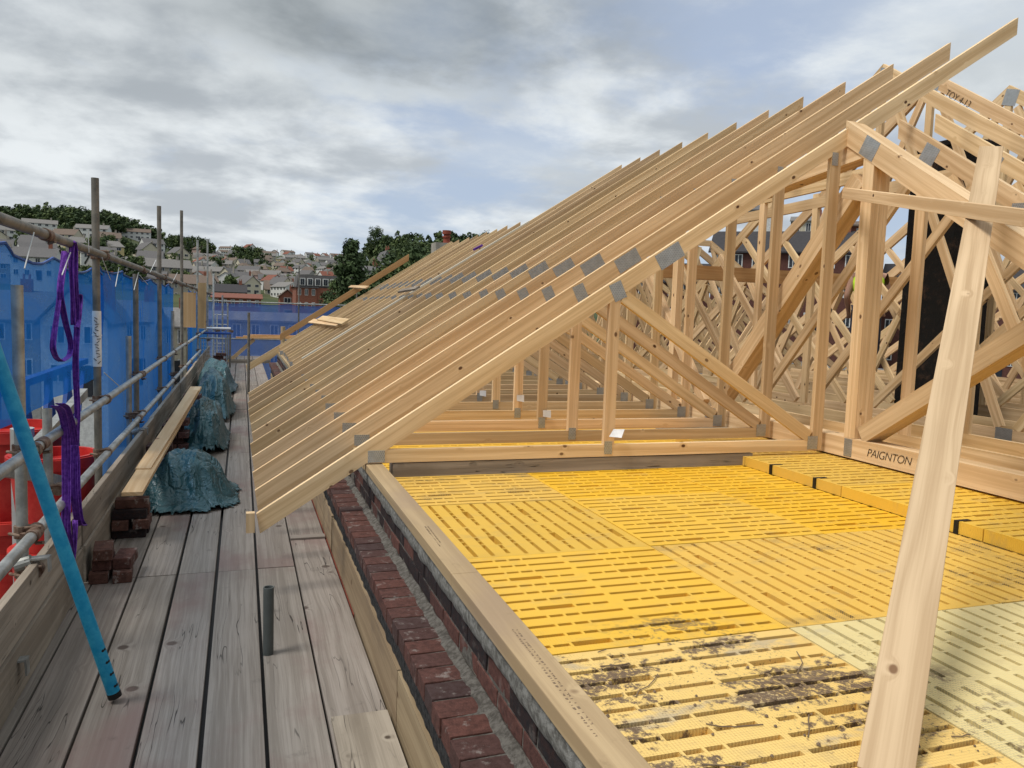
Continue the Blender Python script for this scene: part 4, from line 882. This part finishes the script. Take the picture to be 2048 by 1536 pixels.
trees('among the hillside houses', 46, -14.3, -3.0, .6, 4.0, [0, 1, 1], .6, 1.0, 'trees among the houses at the left', 'small green tree')
trees('on the rise by the slim poles', 9, -4.7, -1.9, 2.9, 3.5, [0], .9, 1.3, 'dark tree clump on the rise', 'large dark rounded tree')
trees('among the town roofs', 40, -2.5, 7.5, .5, 3.3, [0, 1], .5, .85, 'trees among the town roofs', 'small dark tree')
trees('in the dip before the town', 5, -.2, 1.0, 2.3, 2.9, [0], .9, 1.25, 'dark trees before the skyline houses', 'dark round tree')
trees('on the slope at the right', 34, 7.2, 18.5, 1.2, 4.3, [2, 2, 1], .75, 1.15, 'trees on the slope behind the rafters', 'dense dark green tree')
for i, (px, Yd, zt, kd, sc) in enumerate(((700, 95, 0, 3, .78), (672, 105, 0, 2, .55), (735, 110, 0, 2, .75), (800, 105, 0, 2, .9), (845, 100, 0, 2, .88), (770, 118, 0, 2, .9), (640, 112, 0, 2, .45), (905, 120, 0, 2, .8), (965, 125, 0, 2, .95), (690, 120, 0, 2, .65))):
    tz = [8.0, 3.0, 6.8, 10.1, 9.6, 9.0, 1.6, 8.6, 10.2, 6][i]; p = onY(px, 600, Yd); hgt = 15.6*sc
    put_tree(kd, Vector((p.x, Yd, tz-hgt*.86)), sc, ['tall drooping dark conifer left of the big trees', 'low dark tree beside the brick block', 'dark tree right of the drooping conifer', 'tallest feathery tree on the right hill', 'broad tree beside the red chimney pot', 'dark tree behind the tallest feathery one', 'smallest dark bush against the brick block', 'tree just right of the red chimney pot', 'round tree showing above the far rafter tips', 'dark tree behind the drooping conifer'][i], 'big trees at the right of the town')
def wood_mass(name, label, a0, a1, e0, n, seed, hs=1.0):
    rr = random.Random(seed); mb = MB()
    for i in range(n):
        a = rr.uniform(a0, a1); R_ = lut(RSK, a); r0 = r_at(a, e0); r = r0+(R_+25-r0)*rr.random(); p = pol(a, r); sc = rr.uniform(.8, 1.3)*hs
        crown_mb(9, 20, 5.0*sc, 4.6*sc, 5.2*sc, 1.25, seed+i, False, mb, p)
    tag(mb.build(name, ['leaf_dark', 'leaf_mid']), label, 'wood', None, 'stuff')
wood_mass('hilltop_wood', 'dark green wood covering the hilltop at the left', -15.5, -5.2, 4.15, 330, 3)
wood_mass('right_wood', 'dark green wood on the hill behind the rafters', 8.5, 20, 3.6, 150, 77, .8)
# nearer buildings of the middle distance
def bld(label, cat, px0, px1, ye, yr, Yd, wm, rm, d=9, gable=False, nw=3, floors=2, hip_=0, chim=True, rz=0.0, name='house', bot=-9):
    a = onY(px0, ye, Yd); b_ = onY(px1, ye, Yd); rg = onY((px0+px1)/2, yr, Yd).z; w = b_.x-a.x; e = (a.z+b_.z)/2; z0 = e-5.2*floors/2
    root = empty(name, (0, 0, 0), label, cat)
    mbh = house_mb(w, d, e-z0, rg-z0, hip_, floors, nw, gable); mbh.v = [(x, y, z if z > -3.9 else bot-z0) for x, y, z in mbh.v]
    mbh.build('wall', [wm, 'glass', 'white'], root); roof_mb(w, d, e-z0, rg-z0, hip_, gable, chim).build('roof', [rm, 'w_brick'], root)
    root.location = ((a.x+b_.x)/2, Yd+d/2, z0); root.rotation_euler.z = rz; return root
bld('white gabled house standing in the middle of the town', 'house', 478, 505, 563, 546, 330, 'w_white', 'r_slate', 9, True, 2)
bld('pale house with a light hipped roof beside the white gable', 'house', 497, 532, 578, 560, 300, 'w_grey', 'r_pale', 9, False, 2, 2, 2)
bld('cream rendered house left of the brick block', 'house', 530, 566, 578, 560, 270, 'w_cream', 'r_brown', 9, False, 2)
bld('grey rendered house behind the thin pole', 'house', 563, 592, 577, 562, 275, 'w_grey', 'r_slate', 9, False, 2)
bld('long low building with a dark slate roof', 'house', 430, 492, 583, 567, 210, 'w_stone', 'r_dark', 12, False, 6)
bld('long red tiled roof just above the far net', 'house', 425, 522, 595, 586, 150, 'w_brick', 'r_red', 10, False, 6, 2, 0, False)
bld('small brick gable above the far net', 'house', 560, 590, 592, 580, 180, 'w_brick', 'r_brown', 8, True, 1)
bld('brown roofed terrace left of the dark slate roof', 'house', 335, 425, 566, 548, 250, 'w_stone', 'r_brown', 9, False, 8)
bld('stone terrace with slate roof below the dark trees', 'house', 250, 330, 556, 540, 250, 'w_stone', 'r_slate', 9, False, 8)
mb_ = bld('three storey red brick block with a grey mansard storey', 'apartment block', 592, 634, 574, 573.5, 160, 'w_brick', 'r_slate', 11, False, 3, 3, 0, False, name='brick_block')
a, b_ = onY(593, 574, 160), onY(690, 553, 160); c_ = onY(634, 574, 160)
mm = MB(); mm.prism([(a.x, 160.3, a.z+.1), (b_.x, 160.3, a.z+.1), (b_.x-.3, 160.3, b_.z), (a.x+.3, 160.3, b_.z)], (0, 9, 0), (1, 0, 0)); mm.mat = 1
for k in range(5): x = a.x+.6+(b_.x-a.x-1)*k/5.6; mm.mat = 2; mm.box(x-.05, x+1.05, 160.0, 160.28, a.z+.4, a.z+1.8); mm.mat = 1; mm.box(x+.12, x+.46, 159.9, 159.99, a.z+.52, a.z+1.68); mm.box(x+.54, x+.88, 159.9, 159.99, a.z+.52, a.z+1.68)
tag(mm.build('mansard_storey', ['r_slate', 'glass', 'white']), 'grey slate mansard storey with white dormer windows on the brick block', 'roof storey')
mm = MB(); mm.box(c_.x+.02, b_.x, 160.1, 170, -9, a.z); tag(mm.build('brick_wing', 'w_brick'), 'right wing of the red brick block half hidden by trees', 'building')
bld('long low grey roofed building among the right trees', 'house', 700, 775, 540, 528, 130, 'w_grey', 'r_slate', 12, False, 6, 1)
bld('white turreted house high among the right trees', 'house', 762, 786, 524, 502, 150, 'w_white', 'r_slate', 8, True, 2)
# red pot chimney near the rafter tips
p = onY(893, 490, 27); rc_ = empty('chimney_stack', (p.x, 27, p.z-1), 'tall red clay chimney pot on a rendered stack beyond the rafters', 'chimney')
mb = MB(); mb.box(p.x-.45, p.x+.45, 26.7, 27.4, -4, p.z+.05); mb.build('stack', 'w_stone', rc_)
mb = MB(); q = onY(893, 461, 27).z; mb.tube((p.x, 27, p.z+.03), (p.x, 27, q-.12), .13, 14, r1=.105); mb.tube((p.x, 27, q-.13), (p.x, 27, q), .15, 14, hollow=.1); mb.tube((p.x, 27, (p.z+q)/2), (p.x, 27, (p.z+q)/2+.05), .145, 14); mb.build('pot', 'red_clay', rc_, smooth=True)
# houses seen through the left net
bld('large pale rendered gable house seen through the net', 'house', 80, 215, 640, 572, 60, 'w_white', 'r_slate', 12, True, 2, name='house')
bld('long house with a slate roof seen through the net at the left', 'house', -260, 78, 632, 575, 66, 'w_grey', 'r_slate', 10, False, 6)
bld('white house with a slate roof seen through the net behind the marked tube', 'house', 218, 300, 640, 600, 70, 'w_white', 'r_slate', 10, False, 3)
bld('pale house seen through the net near the middle of the scaffold', 'house', 302, 372, 650, 615, 75, 'w_cream', 'r_grey', 10, False, 3)
bld('tall white house higher up behind the net', 'house', 20, 108, 512, 492, 200, 'w_white', 'r_slate', 9, False, 4)
bld('wide pale office block seen through the far end net', 'office block', 415, 640, 640, 625, 70, 'w_grey', 'r_grey', 12, False, 6, 2, 0, False, name='office_block')
for k, (x, y, z) in enumerate(((-9, 16, -5), (-7.5, 13, -5), (-12, 19, -5), (-6, 17.5, -5))):
    root = empty('site_fence', (x, y, z), 'white mesh site fence in the yard below the net, %s from the camera' % ['second', 'nearest', 'farthest', 'third'][k], 'fence', 'white site fences in the yard')
    mb = MB()
    for i in range(19): mb.box(x+.2*i, x+.2*i+.035, y, y+.03, z, z+2.6)
    for i in range(9): mb.box(x, x+3.64, y-.01, y, z+.05+.31*i, z+.08+.31*i)
    mb.build('mesh_panel', 'white', root); mb = MB(); mb.box(x-.05, x, y-.03, y+.05, -8.5, z+2.7); mb.box(x+3.65, x+3.7, y-.03, y+.05, -8.5, z+2.7); mb.build('frame', 'galv', root)
# terraces behind the right hand posts
def faraz(label, cat, px0, px1, ye, yr, r, wm, rm, d=9, nw=6, floors=3, gable=False, name='house', hip_=0):
    d0, d1 = ray(px0, ye), ray(px1, ye); a = CAM+d0*(r/math.hypot(d0.x, d0.y)); b_ = CAM+d1*(r/math.hypot(d1.x, d1.y)); c = (a+b_)/2; dc = ray((px0+px1)/2, yr); rgz = (CAM+dc*(math.hypot(c.x, c.y)/math.hypot(dc.x, dc.y))).z
    w = (Vector((b_.x, b_.y))-Vector((a.x, a.y))).length; e = c.z; z0 = e-2.7*floors; rz = math.atan2(b_.y-a.y, b_.x-a.x)
    root = empty(name, (0, 0, 0), label, cat); mh = house_mb(w, d, e-z0, rgz-z0, hip_, floors, nw, gable); mh.v = [(x, y, z if z > -3.9 else -9-z0) for x, y, z in mh.v]; mh.build('wall', [wm, 'glass', 'white'], root); roof_mb(w, d, e-z0, rgz-z0, hip_, gable).build('roof', [rm, 'w_brick'], root)
    n2 = Vector((-math.sin(rz), math.cos(rz), 0)); root.location = (c.x+n2.x*d/2, c.y+n2.y*d/2, z0); root.rotation_euler.z = rz; return root
plain('w_dbrick', (.11, .045, .035), .9)
faraz('dark brick terrace with a brown tiled roof behind the girder posts', 'terrace', 1425, 1760, 500, 452, 80, 'w_dbrick', 'r_dark', 9, 9, 3)
faraz('dark brick building behind the trusses at the right edge', 'terrace', 1765, 2150, 575, 520, 85, 'w_dbrick', 'r_dark', 9, 9, 3)
faraz('cream flat topped building rising behind the brick terrace', 'building', 1497, 1562, 418, 402, 120, 'w_white', 'r_slate', 9, 3, 3)
faraz('small cream building right of the flat topped one', 'building', 1585, 1650, 440, 425, 125, 'w_cream', 'r_grey', 9, 3, 3)
faraz('brick tower with a row of chimney pots behind the king post', 'building', 1702, 1748, 448, 436, 85, 'w_brick', 'r_brown', 5, 1, 3)
faraz('lower brick terrace glimpsed between the jack posts', 'terrace', 1240, 1420, 560, 520, 90, 'w_dbrick', 'r_dark', 9, 6, 2)
# worker in a hi-vis vest behind the posts
def person(loc, rz, label):
    J = dict(pel=(0, 0, .95), sp=(0, 0, 1.2), ch=(0, 0, 1.38), nk=(0, 0, 1.50), hd=(0, -.02, 1.60), ht=(0, -.02, 1.72), ls=(.18, 0, 1.42), le=(.25, -.02, 1.16), lw=(.22, -.2, .98), rs=(-.18, 0, 1.42), re=(-.25, -.02, 1.16), rw=(-.2, -.22, 1.02), lh=(.10, 0, .92), lk=(.12, -.03, .50), la=(.12, 0, .09), lt=(.13, -.16, .04), rh=(-.10, 0, .92), rk=(-.12, -.02, .5), ra=(-.12, .02, .09), rt=(-.13, -.14, .04))
    R_ = dict(pel=.14, sp=.13, ch=.15, nk=.055, hd=.085, ht=.07, ls=.07, le=.045, lw=.03, rs=.07, re=.045, rw=.03, lh=.09, lk=.06, la=.045, lt=.035, rh=.09, rk=.06, ra=.045, rt=.035)
    E_ = [('pel', 'sp'), ('sp', 'ch'), ('ch', 'nk'), ('nk', 'hd'), ('hd', 'ht'), ('ch', 'ls'), ('ls', 'le'), ('le', 'lw'), ('ch', 'rs'), ('rs', 're'), ('re', 'rw'), ('pel', 'lh'), ('lh', 'lk'), ('lk', 'la'), ('la', 'lt'), ('pel', 'rh'), ('rh', 'rk'), ('rk', 'ra'), ('ra', 'rt')]
    ks = list(J); V = [J[k] for k in ks]; Rr = [R_[k] for k in ks]; Ed = [(ks.index(a), ks.index(b)) for a, b in E_]
    for w_, sg_ in (('lw', 1), ('rw', -1)):
        wv = Vector(J[w_]); pi = len(V); V.append(tuple(wv+Vector((0, -.06, -.05)))); Rr.append(.028); Ed.append((ks.index(w_), pi))
        for f_ in range(5):
            off = Vector(((f_-2)*.017, -.05-.01*(f_ in (1, 2, 3)), -.05)) if f_ < 4 else Vector((-.045*sg_, -.02, -.02)); q_ = len(V); V.append(tuple(Vector(V[pi])+off)); Rr.append(.009); Ed.append((pi, q_))
    def skin(vs, ed, rr, nm, mt, parent):
        me = bpy.data.meshes.new(nm); me.from_pydata(vs, ed, []); me.materials.append(M[mt]); o = bpy.data.objects.new(nm, me); C.objects.link(o); md = o.modifiers.new('skin', 'SKIN'); sv = me.skin_vertices[0].data
        for i, r in enumerate(rr): sv[i].radius = (r, r)
        sv[0].use_root = True; md.use_smooth_shade = True; o.modifiers.new('sub', 'SUBSURF').levels = 1; o.modifiers['sub'].render_levels = 2; o.parent = parent; return o
    root = empty('person', (0, 0, 0), label, 'person'); skin(V, Ed, Rr, 'body', 'skin', root)
    skin([J['pel'], (0, 0, 1.15), J['ch'], (.19, 0, 1.43), (-.19, 0, 1.43)], [(0, 1), (1, 2), (2, 3), (2, 4)], [.16, .15, .17, .085, .085], 'vest', 'hivis', root)
    skin([J['pel'], J['lh'], J['lk'], J['la'], J['rh'], J['rk'], J['ra']], [(0, 1), (1, 2), (2, 3), (0, 4), (4, 5), (5, 6)], [.155, .105, .075, .065, .105, .075, .065], 'trousers', 'navy', root)
    mb = MB(); mb.tube((0, -.02, 1.66), (0, -.02, 1.70), .135, 18, r1=.125); mb.tube((0, -.02, 1.70), (0, -.02, 1.80), .125, 18, r1=.06); mb.build('helmet', 'white', root, smooth=True)
    root.location = loc; root.rotation_euler.z = rz
p = onZ(1722, 770, .87); person((p.x, p.y, .87), 2.4, 'worker in a yellow green vest and white helmet half hidden behind the girder posts')
# ================================================================== LIGHT AND SKY
SA, SE = rad(258), rad(60)
sd_ = Vector((math.sin(SA)*math.cos(SE), math.cos(SA)*math.cos(SE), math.sin(SE)))
sun = bpy.data.lights.new('sun', 'SUN'); sun.energy = 2.8; sun.angle = rad(18); sun.color = (1, .96, .90); so = bpy.data.objects.new('sun', sun); C.objects.link(so); so.rotation_euler = sd_.to_track_quat('Z', 'Y').to_euler()
w = bpy.data.worlds.new('World'); bpy.context.scene.world = w; w.use_nodes = True; t = NT(w.node_tree); w.node_tree.nodes.clear()
out = t.n('ShaderNodeOutputWorld'); bg = t.n('ShaderNodeBackground'); t.L.new(bg.outputs[0], out.inputs[0])
sk = t.n('ShaderNodeTexSky', sky_type='NISHITA'); sk.sun_disc = False; sk.sun_elevation = SE; sk.sun_rotation = SA; sk.air_density = 1.0; sk.dust_density = .6
D = t.n('ShaderNodeTexCoord').outputs['Generated']; x_, y_, z_ = t.sep(D)
az = t.math('MULTIPLY', t.math('ARCTAN2', x_, y_), 57.2958); el = t.math('MULTIPLY', t.math('ARCSINE', z_), 57.2958)
den = t.math('ADD', t.math('MAXIMUM', z_, 0.0), .22); px_ = t.math('DIVIDE', x_, den); py_ = t.math('DIVIDE', y_, den); P_ = t.comb(px_, py_, 0.0)
nA = t.noise(P_, 1.15, 9, .60, .15); nB = t.noise(t.vmath('ADD', P_, (7.3, 2.1, 0)), 2.3, 8, .55, .15); nC = t.noise(t.vmath('ADD', P_, (1.3, 9.1, 0)), .55, 4, .5)
azn = t.math('ADD', az, t.math('MULTIPLY', t.math('SUBTRACT', nB, .5), 16.0)); eln = t.math('ADD', el, t.math('MULTIPLY', t.math('SUBTRACT', nA, .5), 9.0))
def blob(a0, e0, sa, se_):
    u = t.math('DIVIDE', t.math('SUBTRACT', azn, a0), sa); v = t.math('DIVIDE', t.math('SUBTRACT', eln, e0), se_); s2 = t.math('ADD', t.math('MULTIPLY', u, u), t.math('MULTIPLY', v, v)); return t.math('POWER', 2.718, t.math('MULTIPLY', s2, -1.0))
gapc = t.mix(.75, t.vmath('SCALE', sk.outputs[0], .1), (.52, .61, .77))
leftb = t.sstep(az, -14, 16, .16, 0.0)
cover = t.sstep(t.math('ADD', nA, t.math('ADD', leftb, t.math('MULTIPLY', t.sstep(el, 8, 26), .10))), .41, .60)
lightc = t.mix(t.sstep(nB, .38, .62), (.50, .545, .59), (.84, .885, .91))
col = t.mix(cover, gapc, lightc)
col = t.mix(t.math('MULTIPLY', t.sstep(el, 5, 2), .35), col, (.56, .67, .80))
dk = t.math('ADD', t.math('MULTIPLY', blob(9, 18.6, 13, 3.3), 1.6), t.math('ADD', t.math('MULTIPLY', blob(-9, 13.5, 10, 2.6), .38), t.math('MULTIPLY', blob(-8, 20, 6, 2.0), .2)), clamp=True)
dk = t.math('MULTIPLY', dk, t.sstep(nC, .2, .75, .75, 1.1), clamp=True)
col = t.mix(t.math('MULTIPLY', dk, .66), col, t.mix(t.sstep(nB, .35, .65), (.19, .22, .235), (.32, .36, .385)))
br = t.math('ADD', t.math('MULTIPLY', blob(9, 14.6, 9, 1.1), .8), t.math('ADD', t.math('MULTIPLY', blob(19, 10.5, 6, 1.4), .45), t.math('ADD', t.math('MULTIPLY', blob(-3, 24, 9, 1.6), .6), t.math('MULTIPLY', blob(48, 17, 6, 3), .8))), clamp=True)
col = t.mix(t.math('MULTIPLY', br, .7), col, (.74, .79, .81))
t.L.new(col, bg.inputs[0]); bg.inputs[1].default_value = .92
sc = bpy.context.scene; sc.view_settings.view_transform = 'Standard'; sc.view_settings.look = 'None'; sc.view_settings.exposure = .10; sc.view_settings.gamma = 1
sc.render.engine = 'CYCLES'; sc.cycles.max_bounces = 6; sc.cycles.transparent_max_bounces = 8; sc.cycles.diffuse_bounces = 4
try: sc.cycles.use_denoising = True
except Exception: pass
